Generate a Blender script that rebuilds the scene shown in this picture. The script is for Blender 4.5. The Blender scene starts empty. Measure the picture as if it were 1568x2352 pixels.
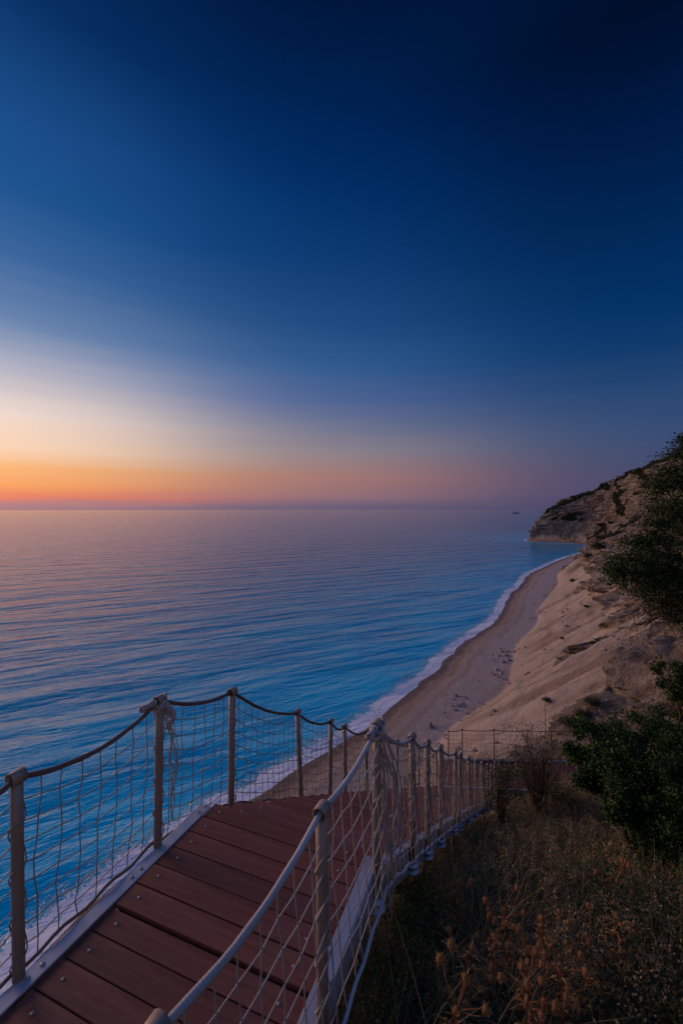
import bpy, math, random
import numpy as np
from mathutils import Vector, noise, Matrix
from mathutils.bvhtree import BVHTree
random.seed(7); rng = np.random.default_rng(7)
C = bpy.context.scene.collection
CAMZ = 80.0; F = 980.0; HOR = 1171.0        # camera height above the sea, focal length and horizon in photo units
def S(c, k=1.0):                              # sRGB 0-255 -> linear
    return tuple(((v/255/12.92) if v/255 <= .04045 else ((v/255+.055)/1.055)**2.4)*k for v in c)+(1,)
def smooth(x, a=0., b=1.):
    t = np.clip((x-a)/(b-a), 0, 1); return t*t*(3-2*t)
def ray(px, py): return Vector(((px-784)/F, 1.0, -(py-HOR)/F))
def at(px, py, Y): r = ray(px, py); return Vector((r.x*Y, Y, CAMZ+r.z*Y))

# ------------------------------------------------------------------ materials
def newmat(name):
    m = bpy.data.materials.new(name); m.use_nodes = True
    nt = m.node_tree; b = nt.nodes['Principled BSDF']
    return m, nt, b
def N(nt, typ, **kw):
    n = nt.nodes.new(typ)
    for k, v in kw.items():
        if k in n.inputs: n.inputs[k].default_value = v
        else: setattr(n, k, v)
    return n
def L(nt, a, b): nt.links.new(a, b)
def ramp(nt, fac, stops, interp='LINEAR'):
    r = nt.nodes.new('ShaderNodeValToRGB'); cr = r.color_ramp; cr.interpolation = interp
    while len(cr.elements) < len(stops): cr.elements.new(.5)
    for e, (p, c) in zip(cr.elements, stops): e.position = p; e.color = c
    if fac is not None: L(nt, fac, r.inputs[0])
    return r
def math_(nt, op, a, b=None, c=None, clamp=False):
    n = nt.nodes.new('ShaderNodeMath'); n.operation = op; n.use_clamp = clamp
    for i, v in enumerate((a, b, c)):
        if v is None: continue
        if isinstance(v, (int, float)): n.inputs[i].default_value = v
        else: L(nt, v, n.inputs[i])
    return n.outputs[0]
def mixc(nt, fac, a, b, mode='MIX'):
    n = nt.nodes.new('ShaderNodeMix'); n.data_type = 'RGBA'; n.blend_type = mode
    for i, v in ((0, fac), (6, a), (7, b)):
        if isinstance(v, (int, float)): n.inputs[i].default_value = v
        elif isinstance(v, tuple): n.inputs[i].default_value = v
        else: L(nt, v, n.inputs[i])
    return n.outputs[2]
def bump(nt, b, h, dist, strength=1.0, normal=None):
    n = N(nt, 'ShaderNodeBump', Strength=strength, Distance=dist); L(nt, h, n.inputs['Height'])
    if normal: L(nt, normal, n.inputs['Normal'])
    if b: L(nt, n.outputs[0], b.inputs['Normal'])
    return n.outputs[0]
def noise_n(nt, scale, detail=4, rough=.55, vec=None, dist=0.):
    n = N(nt, 'ShaderNodeTexNoise', Scale=scale, Detail=detail, Roughness=rough, Distortion=dist)
    if vec is not None: L(nt, vec, n.inputs['Vector'])
    return n.outputs['Fac']
def objco(nt, scale=None, rot=None):
    t = nt.nodes.new('ShaderNodeTexCoord'); o = t.outputs['Object']
    if rot:
        m = nt.nodes.new('ShaderNodeMapping'); L(nt, o, m.inputs[0]); m.inputs['Rotation'].default_value = rot; o = m.outputs[0]
    if scale:
        m = nt.nodes.new('ShaderNodeMapping'); L(nt, o, m.inputs[0])
        m.inputs['Scale'].default_value = scale
        o = m.outputs[0]
    return o
def attr(nt, name):
    n = nt.nodes.new('ShaderNodeAttribute'); n.attribute_name = name; return n.outputs['Fac']

def wood_mat():
    m, nt, b = newmat('composite_wood')
    v = objco(nt, scale=(1, 1, 1), rot=(0, 0, math.radians(21.5)))
    mp = N(nt, 'ShaderNodeMapping'); L(nt, v, mp.inputs[0]); mp.inputs['Scale'].default_value = (2.0, 45, 30)
    g = noise_n(nt, 1.0, 6, .65, mp.outputs[0])
    d = noise_n(nt, 2.2, 6, .7)
    oi = nt.nodes.new('ShaderNodeObjectInfo')
    base = ramp(nt, g, [(.3, (.135, .040, .025, 1)), (.7, (.27, .084, .052, 1))]).outputs[0]
    base = mixc(nt, math_(nt, 'MULTIPLY', ramp(nt, d, [(.5, (0, 0, 0, 1)), (.72, (1, 1, 1, 1))]).outputs[0], .42), base, (.27, .15, .11, 1))
    sc = noise_n(nt, 9, 5, .7)
    base = mixc(nt, math_(nt, 'MULTIPLY', ramp(nt, sc, [(.56, (0, 0, 0, 1)), (.64, (1, 1, 1, 1))]).outputs[0], .3), base, (.05, .022, .017, 1))
    hv = N(nt, 'ShaderNodeHueSaturation'); L(nt, base, hv.inputs['Color'])
    L(nt, math_(nt, 'MULTIPLY_ADD', oi.outputs['Random'], .44, .78), hv.inputs['Value'])
    L(nt, hv.outputs[0], b.inputs['Base Color'])
    b.inputs['Specular IOR Level'].default_value = .3
    L(nt, math_(nt, 'MULTIPLY_ADD', d, .35, .42), b.inputs['Roughness'])
    bump(nt, b, g, .0012, .7)
    return m
def metal_mat(name, col, rough=.42, grime=(.16, .09, .06, 1)):
    m, nt, b = newmat(name)
    n1 = noise_n(nt, 9, 6, .7); n2 = noise_n(nt, 60, 3, .6)
    f = ramp(nt, n1, [(.52, (0, 0, 0, 1)), (.74, (1, 1, 1, 1))]).outputs[0]
    c = mixc(nt, math_(nt, 'MULTIPLY', f, .55), col, grime)
    L(nt, c, b.inputs['Base Color']); b.inputs['Metallic'].default_value = .25
    L(nt, math_(nt, 'MULTIPLY_ADD', n1, .3, rough-.1), b.inputs['Roughness'])
    bump(nt, b, n2, .0006, .5)
    return m
def rope_mat(name, col, dark):
    m, nt, b = newmat(name)
    v = objco(nt)
    w = N(nt, 'ShaderNodeTexWave', Scale=42, Distortion=1.5, Detail=1); w.bands_direction = 'DIAGONAL'; L(nt, v, w.inputs[0])
    n1 = noise_n(nt, 7, 4, .6)
    c = mixc(nt, ramp(nt, n1, [(.35, (0, 0, 0, 1)), (.65, (1, 1, 1, 1))]).outputs[0], dark, col)
    L(nt, c, b.inputs['Base Color']); b.inputs['Roughness'].default_value = .65
    bump(nt, b, w.outputs['Fac'], .0015, .6)
    return m
def leaf_mat(name, c1, c2, c3=None, rough=.6, trans=.12):
    m, nt, b = newmat(name)
    t = attr(nt, 'tint')
    st = [(0., c1), (.55, c2)] + ([(1., c3)] if c3 else [])
    c = ramp(nt, t, st).outputs[0]
    L(nt, c, b.inputs['Base Color']); b.inputs['Roughness'].default_value = rough
    b.inputs['Specular IOR Level'].default_value = .15
    return m
M = {}
M['wood'] = wood_mat()
M['strip'] = metal_mat('aluminium_edging', (.46, .46, .50, 1), .38, (.26, .20, .18, 1))
M['post'] = metal_mat('painted_post', (.37, .27, .20, 1), .55, (.20, .115, .07, 1))
M['screw'] = metal_mat('steel_screw', (.34, .31, .28, 1), .35)
M['rope_dark'] = rope_mat('worn_backlit_rope', (.16, .10, .08, 1), (.085, .05, .04, 1))  # worn brown, with the shade of its backlit side put into the colour
M['rope_pale'] = rope_mat('pale_rope', (.50, .46, .44, 1), (.32, .27, .25, 1))
M['net_dark'] = rope_mat('net_cord_tan', (.40, .31, .23, 1), (.22, .16, .115, 1))
M['net_pale'] = rope_mat('net_cord_pale', (.50, .44, .38, 1), (.33, .27, .22, 1))
M['leaf'] = leaf_mat('shrub_leaf', (.012, .030, .007, 1), (.034, .078, .016, 1), (.13, .18, .045, 1))
M['tree_leaf'] = leaf_mat('tree_leaf', (.018, .036, .009, 1), (.046, .080, .018, 1), (.17, .15, .04, 1))
M['scrub_leaf'] = leaf_mat('scrub_leaf', (.020, .032, .013, 1), (.045, .058, .02, 1), (.095, .075, .035, 1))
M['bark'] = leaf_mat('bark', (.05, .033, .022, 1), (.09, .06, .04, 1))
M['dry'] = leaf_mat('dry_grass', (.035, .045, .014, 1), (.34, .225, .10, 1), (.60, .42, .22, 1))
M['herb'] = leaf_mat('herb_leaf', (.020, .036, .012, 1), (.075, .088, .034, 1), (.26, .18, .11, 1))
M['thistle'] = leaf_mat('dry_thistle', (.12, .045, .020, 1), (.36, .14, .045, 1), (.62, .32, .12, 1))
M['flower'] = leaf_mat('orange_flower', (.5, .17, .02, 1), (.7, .28, .04, 1))

# ------------------------------------------------------------------ mesh helpers
class MB:
    def __init__(s): s.v = []; s.f = []; s.n = 0; s.t = []
    def add(s, v, f, tint=.5):
        v = np.asarray(v, float).reshape(-1, 3); s.v.append(v)
        for q in f: s.f.append(tuple(i+s.n for i in q))
        s.n += len(v); s.t.append(np.full(len(v), tint) if np.isscalar(tint) else np.asarray(tint))
    def tube(s, pts, r, k=6, cap=True, tint=.5):
        P = np.array([tuple(p) for p in pts], float); n = len(P)
        R = np.full(n, r) if np.isscalar(r) else np.asarray(r, float)
        T = np.gradient(P, axis=0); T /= (np.linalg.norm(T, axis=1, keepdims=True)+1e-12)
        up = np.array([0, 0, 1.]) if abs(T[0][2]) < .9 else np.array([1., 0, 0])
        A = np.cross(T[0], up); A /= np.linalg.norm(A); V = []
        for i in range(n):
            A = A-T[i]*A.dot(T[i]); A /= (np.linalg.norm(A)+1e-12); B = np.cross(T[i], A)
            for j in range(k):
                a = 2*math.pi*j/k; V.append(P[i]+R[i]*(math.cos(a)*A+math.sin(a)*B))
        Fc = [(i*k+j, i*k+(j+1) % k, (i+1)*k+(j+1) % k, (i+1)*k+j) for i in range(n-1) for j in range(k)]
        if cap: Fc += [tuple(range(k-1, -1, -1)), tuple((n-1)*k+j for j in range(k))]
        s.add(V, Fc, tint)
    def box(s, c, ax, ay, az):            # centre and three half-axis vectors
        c, ax, ay, az = (np.array(tuple(q), float) for q in (c, ax, ay, az))
        V = [c+i*ax+j*ay+k*az for i in (-1, 1) for j in (-1, 1) for k in (-1, 1)]
        s.add(V, [(0, 1, 3, 2), (4, 6, 7, 5), (0, 4, 5, 1), (2, 3, 7, 6), (0, 2, 6, 4), (1, 5, 7, 3)])
    def build(s, name, mat, parent=None, bevel=0, sm=True, loc=None):
        V = np.concatenate(s.v); me = bpy.data.meshes.new(name)
        if loc is not None: V = V-np.array(tuple(loc))
        me.from_pydata(V.tolist(), [], s.f)
        a = me.attributes.new('tint', 'FLOAT', 'POINT'); a.data.foreach_set('value', np.concatenate(s.t).astype(np.float32))
        me.materials.append(mat); o = bpy.data.objects.new(name, me); C.objects.link(o)
        if sm: me.polygons.foreach_set('use_smooth', [True]*len(me.polygons))
        if bevel:
            bm = o.modifiers.new('b', 'BEVEL'); bm.width = bevel; bm.segments = 2; bm.limit_method = 'ANGLE'
        if parent: o.parent = parent
        if loc is not None: o.location = loc
        return o
def quads(name, V, tint, mat, parent=None, extra=None):
    """V: (n,4,3) loose quads; tint: (n,)"""
    n = len(V); me = bpy.data.meshes.new(name)
    me.vertices.add(n*4); me.vertices.foreach_set('co', V.astype(np.float32).ravel())
    me.loops.add(n*4); me.loops.foreach_set('vertex_index', np.arange(n*4, dtype=np.int32))
    me.polygons.add(n); me.polygons.foreach_set('loop_start', np.arange(n, dtype=np.int32)*4)
    me.update(calc_edges=True)
    a = me.attributes.new('tint', 'FLOAT', 'POINT'); a.data.foreach_set('value', np.repeat(tint, 4).astype(np.float32))
    me.materials.append(mat); o = bpy.data.objects.new(name, me); C.objects.link(o)
    if parent: o.parent = parent
    return o
def rand_dirs(n):
    d = rng.normal(size=(n, 3)); return d/np.linalg.norm(d, axis=1, keepdims=True)
def leaves(P, size, aspect=.45, tint=None, updir=.3):
    """one folded leaf quad at every point"""
    n = len(P); d = rand_dirs(n); d[:, 2] = d[:, 2]*.8+updir; d /= np.linalg.norm(d, axis=1, keepdims=True)
    w = np.cross(d, rand_dirs(n)); w /= (np.linalg.norm(w, axis=1, keepdims=True)+1e-9)
    nn = np.cross(d, w); s = (size*(.6+.8*rng.random(n)))[:, None]
    a = P; b = P+d*s*.5+w*s*aspect*.5+nn*s*.08; c = P+d*s; e = P+d*s*.45-w*s*aspect*.5+nn*s*.08
    V = np.stack([a, b, c, e], 1)
    t = rng.random(n) if tint is None else tint
    return V, t
def blades(P, H, W, lean, segs=3, droop=.6, az=None):
    """grass blades as chains of quads; P (n,3), H,W (n,)"""
    n = len(P); az = rng.random(n)*2*math.pi if az is None else az
    d = np.stack([np.cos(az), np.sin(az), np.zeros(n)], 1); sd = np.stack([-np.sin(az), np.cos(az), np.zeros(n)], 1)
    tw = rng.normal(size=n)*.8; sd = sd*np.cos(tw)[:, None]+d*np.sin(tw)[:, None]
    out = []; prev = None; le = lean*(.3+rng.random(n))
    for k in range(segs+1):
        u = k/segs; q = P+np.array([0, 0, 1.])*(H*(u-droop*.3*u*u*le))[:, None]+d*(H*le*u**1.6)[:, None]
        w = (W*(1-u*.85))[:, None]*.5; cur = (q-sd*w, q+sd*w)
        if prev is not None: out.append(np.stack([prev[0], prev[1], cur[1], cur[0]], 1))
        prev = cur
    return np.concatenate(out), segs
def empty(name, loc=(0, 0, 0), label=None, cat=None, group=None):
    o = bpy.data.objects.new(name, None); C.objects.link(o); o.location = loc; o.empty_display_size = .2
    if label: o['label'] = label
    if cat: o['category'] = cat
    if group: o['group'] = group
    return o
def tag(o, label=None, cat=None, group=None, kind=None):
    if label: o['label'] = label
    if cat: o['category'] = cat
    if group: o['group'] = group
    if kind: o['kind'] = kind
    return o
def grid_mesh(name, V, attrs, mat):
    r, c = V.shape[:2]; me = bpy.data.meshes.new(name)
    me.vertices.add(r*c); me.vertices.foreach_set('co', V.astype(np.float32).ravel())
    i = (np.arange(r-1)[:, None]*c+np.arange(c-1)[None, :]).ravel()
    q = np.stack([i, i+1, i+c+1, i+c], 1).astype(np.int32); n = len(q)
    me.loops.add(n*4); me.loops.foreach_set('vertex_index', q.ravel())
    me.polygons.add(n); me.polygons.foreach_set('loop_start', np.arange(n, dtype=np.int32)*4)
    me.update(calc_edges=True); me.polygons.foreach_set('use_smooth', np.ones(n, dtype=bool))
    for k, a in attrs.items():
        A = me.attributes.new(k, 'FLOAT', 'POINT'); A.data.foreach_set('value', a.astype(np.float32).ravel())
    me.materials.append(mat); o = bpy.data.objects.new(name, me); C.objects.link(o)
    return o
def bvh_of(o):
    me = o.data; return BVHTree.FromPolygons([v.co for v in me.vertices], [p.vertices for p in me.polygons])

# ------------------------------------------------------------------ coast terrain
ST = [  # shore xy, toe xy, ridge xyz, convexity, rock threshold
 ((-90,-90),(-60,-90),(110,-120,150),0,.5),
 ((-65,0),(-42,0),(110,-60,150),0,.5),
 ((-60,40),(-36,38),(120,-14,150),0,.5),
 ((-54.7,74),(-18,66),(145,16,155),0,.42),
 ((-44,99),(-1,89),(165,40,160),0,.20),
 ((-22.7,121),(15,112),(185,66,165),0,.20),
 ((14.4,164),(36,147),(215,100,170),0,.30),
 ((30.7,187),(52,164),(240,128,172),0,.36),
 ((42.9,207),(72,186),(265,155,176),0,.33),
 ((71.5,254),(98,240),(300,195,182),0,.26),
 ((108,302),(131,287),(345,235,186),0,.20),
 ((131,346),(154,333),(375,270,190),0,.05),
 ((157,398),(186,382),(410,320,195),.1,.14),
 ((194,460),(224,442),(450,380,198),.1,.16),
 ((231,526),(258,508),(485,445,200),.2,.0),
 ((292,608),(318,588),(530,515,200),.2,.03),
 ((355,688),(376,670),(575,590,200),.2,.08),
 ((402,742),(418,728),(605,660,198),.25,.03),
 ((449,794),(461,783),(632,725,195),.3,.05),
 ((508,862),(517,852),(655,800,196),.3,.03),
 ((552,915),(562,908),(668,860,186),.3,.02),
 ((572,962),(584,958),(676,915,178),.35,.02),
 ((566,1000),(577,1003),(678,965,168),.5,.0),
 ((536,1030),(546,1038),(668,1015,156),.7,.0),
 ((508,1056),(514,1064),(645,1055,138),.9,.0),
 ((484,1089),(490,1091),(612,1092,112),1,.0),
 ((486,1120),(492,1120),(615,1125,112),1,.0),
 ((520,1180),(530,1175),(660,1165,125),1,.0),
 ((640,1300),(650,1290),(780,1240,140),1,.0)]
arr = np.array([[*a, *b, *c, d, e] for a, b, c, d, e in ST], float)
def catmull(A, u):
    n = len(A); i = np.clip(np.floor(u).astype(int), 0, n-2); t = (u-i)[:, None]
    p0 = A[np.clip(i-1, 0, n-1)]; p1 = A[i]; p2 = A[i+1]; p3 = A[np.clip(i+2, 0, n-1)]
    return .5*(2*p1+(p2-p0)*t+(2*p0-5*p1+4*p2-p3)*t*t+(3*p1-p0-3*p2+p3)*t**3)
subs = [8, 12, 20, 26, 30, 34, 30, 26, 30, 30, 30, 28, 28, 28, 28, 26, 24, 22, 22, 18, 16, 16, 16, 16, 18, 16, 14, 8]
us = np.concatenate([i+np.arange(s)/s for i, s in enumerate(subs)]+[[len(subs)-.001]])
K = catmull(arr, us); nr = len(us)
P0, P1, P3 = K[:, 0:2].copy(), K[:, 2:4], K[:, 4:7]; CV = np.clip(K[:, 7], 0, 1); TH = K[:, 8]
sm = np.concatenate([[0], np.cumsum(np.linalg.norm(np.diff(P1, axis=0), axis=1))])
# beach cusps: the waterline bulges in and out
dirx = (P1-P0); wid = np.linalg.norm(dirx, axis=1, keepdims=True); dirx /= wid
cusp = np.array([noise.noise(Vector((s/26, 3.1, 0)))*3.2+noise.noise(Vector((s/9, 7.1, 0)))*1.0 for s in sm])
camd = np.linalg.norm(P0, axis=1)
P0 += dirx*(cusp*np.clip(wid[:, 0]/25, 0, 1))[:, None]
NB, NS = 26, 270
cols = []; aR = []; aW = []; aU = []
def vn(p, s, o=4, H=.9): return noise.fractal(p*s, H, 2.0, o)
GX = np.zeros((nr, 6+NB+NS+10, 3)); AR = np.zeros(GX.shape[:2]); AV = AR.copy(); AB = AR.copy()-1; AU = AR.copy(); AS = AR.copy()
for i in range(nr):
    a, b, r = P0[i], P1[i], P3[i]; L2 = np.linalg.norm(r[:2]-b); dr = (r[:2]-b)/L2; cv, th = CV[i], TH[i]; s = sm[i]
    for j in range(6):                       # sea bed
        t = 1-j/6.; GX[i, j] = (*(a-dirx[i]*40*t), -5*t); AB[i, j] = -40*t
    W = np.linalg.norm(b-a)
    for j in range(NB):                      # beach
        t = j/NB; q = a+(b-a)*t; zz = 2.2*smooth(t, 0, .55)+.9*t+.25*math.exp(-((t-.33)/.07)**2)
        zz += .05*noise.noise(Vector((q[0]/5, q[1]/5, 0)))*t
        GX[i, 6+j] = (*q, zz); AB[i, 6+j] = W*t
    for j in range(NS):                      # slope
        u = j/(NS-1); w = u*L2; q = b+dr*w; z3 = r[2]
        sl = .66 if i else .66
        tal = 3.1+sl*w; w1 = .30
        rest = z3-3.1-sl*L2; zt = tal+rest*smooth(u, w1, 1.0)
        zc = 3.1+(z3-3.1)*(1-(1-u)**1.75); z = zt*(1-cv)+zc*cv
        p = Vector((q[0], q[1], z))
        n1 = vn(p, 1/55., 3); n0 = noise.noise(Vector((s/90, w/240, 5)))
        R = float(smooth(u+.20*n1+.05*n0, th-.05, th+.06))
        edge = min(1, u*14)
        oc = noise.fractal(p/24, .8, 2.1, 4)+.25*noise.noise(Vector((s/50, w/30, 77)))
        R = max(R, float(smooth(oc, .40, .48))*float(smooth(u, .13, .21) if q[1] < 300 else smooth(u, .06, .13)))
        near = 1 if s < 520 else 1
        # long gullies run down the talus
        warp = s+6*noise.noise(Vector((w/40, s/60, 0)))+w*.18
        g = (1-abs(noise.noise(Vector((warp/9, w/70, 1)))*2))*.9+(1-abs(noise.noise(Vector((warp/3.0, w/34, 9)))*2))*.62
        g2 = noise.noise(Vector((warp/26, w/110, 4)))*2.2+vn(p, 1/11., 4)*1.0
        dz = (g-.6)*1.9*(1-R)*edge+g2*edge*(1-R*.4)
        AS[i, 6+NB+j] = (noise.noise(Vector((warp/2.1, w/46, 3)))+.7*noise.noise(Vector((warp/6, w/80, 13)))-(g-.6)*.5)*edge
        # rock faces
        rg = noise.ridged_multi_fractal(Vector((p.x/34, p.y/34, p.z/22)), .9, 2.1, 5, 1.0, 2.0)-1.1
        st = noise.fractal(Vector((warp/16, 0, p.z/70)), .8, 2.2, 5)
        fs = 1+1.4*float(smooth(s, 380, 900)); rg2 = noise.ridged_multi_fractal(Vector((p.x/(60*fs), p.y/(60*fs), p.z/(45*fs))), .9, 2.1, 4, 1.0, 2.0)-1.1
        fr_ = (p.z/(7.5*fs)+n1*2.2+.35*noise.noise(Vector((s/30, 4, 4)))) % 1.0; ledge = (1-fr_)**2*2.6*fs*(.4+.6*noise.noise(Vector((s/14, p.z/20, 6))) + .5)
        flt = (abs(noise.noise(Vector((warp/10/fs, p.z/60, 21))))**.6-.45)*7*fs
        hb = (rg*4.6+st*5*fs+rg2*4.5*fs*fs+(ledge+flt+3.0)*min(1, u*9))*R*min(1, .35+u*6)+R*((noise.ridged_multi_fractal(p/11, .8, 2.2, 4, 1.0, 2.0)-1.1)*3.4+(noise.ridged_multi_fractal(p/4.6, .7, 2.2, 3, 1.0, 2.0)-1.0)*1.3)
        big = noise.noise(Vector((s/120, u*1.4, 2.2)))*34*math.sin(math.pi*min(1, u*1.1))*float(smooth(s, 330, 520))
        tot = hb+big*(1-cv*.6)
        terr = math.sin(p.z/3.1+3*n1)*.5*R
        GX[i, 6+NB+j] = (q[0]-dr[0]*tot, q[1]-dr[1]*tot, z+dz+R*vn(p, 1/7., 4)*2.4+terr)
        AR[i, 6+NB+j] = R; AB[i, 6+NB+j] = W+w; AU[i, 6+NB+j] = u
        v = noise.noise(Vector((p.x/45, p.y/45, p.z/60)))+.5*noise.noise(Vector((p.x/13, p.y/13, p.z/13)))
        up = float(smooth(u, .80-.20*cv, .97-.22*cv))
        AV[i, 6+NB+j] = np.clip(up*1.1+R*(v-.10+(-.08 if s > 420 else .20))*3.0+(1-R)*(v-.62)*2+(.5 if s > 420 else 0)*float(smooth(u, .45, .8))*max(0, v+.25), 0, 1)
    for j in range(NS):
        if GX[i, 6+NB+j, 1] < 470 and AU[i, 6+NB+j] < .55: AV[i, 6+NB+j] *= .35
    for j in range(10):
        t = (j+1)*12; e = GX[i, 6+NB+NS-1]
        GX[i, 6+NB+NS+j] = (e[0]+dr[0]*t, e[1]+dr[1]*t, e[2]+t*.10-(t*t)*.0015); AV[i, 6+NB+NS+j] = 1; AU[i, 6+NB+NS+j] = 1

def coast_mat():
    m, nt, b = newmat('coast_ground')
    R = attr(nt, 'rock'); V = attr(nt, 'veg'); D = attr(nt, 'beach')
    co = objco(nt)
    n1 = noise_n(nt, .05, 6, .6, co); n2 = noise_n(nt, .35, 8, .72, co); n3 = noise_n(nt, 2.2, 5, .7, co)
    sand = ramp(nt, n1, [(.3, (.38, .275, .205, 1)), (.7, (.52, .40, .31, 1))]).outputs[0]
    sand = mixc(nt, math_(nt, 'MULTIPLY', ramp(nt, n2, [(.45, (0, 0, 0, 1)), (.7, (1, 1, 1, 1))]).outputs[0], .4), sand, (.27, .20, .15, 1))
    stk = attr(nt, 'streak')
    sand = mixc(nt, ramp(nt, math_(nt, 'ADD', stk, n3), [(.42, (0, 0, 0, 1)), (1.0, (.5, .5, .5, 1))]).outputs[0], sand, (.215, .135, .085, 1))
    sand = mixc(nt, ramp(nt, math_(nt, 'SUBTRACT', n2, stk), [(.65, (0, 0, 0, 1)), (1.0, (.6, .6, .6, 1))]).outputs[0], sand, (.56, .43, .33, 1))
    nL = noise_n(nt, .045, 5, .62, co)
    rock = ramp(nt, math_(nt, 'ADD', math_(nt, 'MULTIPLY', n2, .62), math_(nt, 'MULTIPLY', nL, .38)), [(.34, (.13, .085, .055, 1)), (.42, (.46, .33, .25, 1)), (.52, (.66, .53, .42, 1)), (.60, (.60, .45, .34, 1)), (.69, (.38, .23, .15, 1))]).outputs[0]
    lay = N(nt, 'ShaderNodeTexNoise', Scale=1, Detail=5, Roughness=.6)
    L(nt, objco(nt, scale=(.03, .03, .45), rot=(.3, .25, 0)), lay.inputs['Vector'])
    flu = noise_n(nt, 1.0, 6, .65, objco(nt, scale=(.16, .16, .03)))
    rock = mixc(nt, ramp(nt, flu, [(.52, (0, 0, 0, 1)), (.60, (.6, .6, .6, 1))]).outputs[0], rock, (.22, .14, .09, 1))
    rock = mixc(nt, ramp(nt, noise_n(nt, .018, 4, .6, co), [(.52, (0, 0, 0, 1)), (.62, (.5, .5, .5, 1))]).outputs[0], rock, (.19, .115, .07, 1))
    rock = mixc(nt, ramp(nt, lay.outputs[0], [(.42, (0, 0, 0, 1)), (.6, (.5, .5, .5, 1))]).outputs[0], rock, (.42, .28, .19, 1))
    rock = mixc(nt, math_(nt, 'MULTIPLY', ramp(nt, n3, [(.5, (0, 0, 0, 1)), (.75, (1, 1, 1, 1))]).outputs[0], .5), rock, (.12, .085, .06, 1))
    # beach : dry pebbles, a brown damp band, the wet edge
    wv = noise_n(nt, .12, 4, .6, co)
    dd = math_(nt, 'ADD', D, math_(nt, 'MULTIPLY', math_(nt, 'SUBTRACT', wv, .5), 7.))
    bc = ramp(nt, math_(nt, 'DIVIDE', dd, 34.), [(0, (.17, .115, .09, 1)), (.10, (.20, .135, .105, 1)), (.17, (.34, .24, .19, 1)), (.24, (.29, .20, .15, 1)),
         (.33, (.46, .34, .28, 1)), (.42, (.40, .29, .235, 1)), (.5, (.52, .40, .34, 1)), (.85, (.54, .41, .345, 1)), (1, (.48, .36, .28, 1))]).outputs[0]
    bc = mixc(nt, math_(nt, 'MULTIPLY', ramp(nt, n3, [(.55, (0, 0, 0, 1)), (.7, (1, 1, 1, 1))]).outputs[0], .35), bc, (.2, .15, .12, 1))
    onb = ramp(nt, math_(nt, 'ADD', attr(nt, 'slope_u'), math_(nt, 'MULTIPLY', math_(nt, 'SUBTRACT', n2, .5), .10)), [(.0, (0, 0, 0, 1)), (.05, (1, 1, 1, 1))]).outputs[0]
    c = mixc(nt, onb, bc, sand); c = mixc(nt, R, c, rock)
    vg = ramp(nt, math_(nt, 'ADD', V, math_(nt, 'MULTIPLY', math_(nt, 'SUBTRACT', n3, .5), .8)), [(.35, (0, 0, 0, 1)), (.6, (1, 1, 1, 1))]).outputs[0]
    c = mixc(nt, math_(nt, 'MULTIPLY', vg, .9), c, (.035, .038, .018, 1))
    L(nt, c, b.inputs['Base Color']); b.inputs['Specular IOR Level'].default_value = .12
    rr = ramp(nt, math_(nt, 'DIVIDE', dd, 34.), [(0, (.25, .25, .25, 1)), (.14, (.8, .8, .8, 1))]).outputs[0]
    L(nt, rr, b.inputs['Roughness'])
    h = math_(nt, 'ADD', n2, math_(nt, 'MULTIPLY', n3, .35))
    hb = mixc(nt, math_(nt, 'MULTIPLY_ADD', R, .8, .2, clamp=True), (.5, .5, .5, 1), h)
    bump(nt, b, hb, 7.0, 1.0)
    return m
coast = grid_mesh('coast_terrain', GX, {'rock': AR, 'veg': AV, 'beach': AB, 'slope_u': AU, 'streak': AS}, coast_mat())
tag(coast, 'pale sandy cliff coast with a pebble beach curving to a headland', None, None, 'structure')
fl = (AR[:-1, :-1] < .5).ravel(); coast.data.polygons.foreach_set('use_smooth', fl)
coast_bvh = bvh_of(coast)
def hit_coast(px, py):
    h = coast_bvh.ray_cast(Vector((0, 0, CAMZ)), ray(px, py).normalized(), 5000)
    return h[0]

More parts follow.
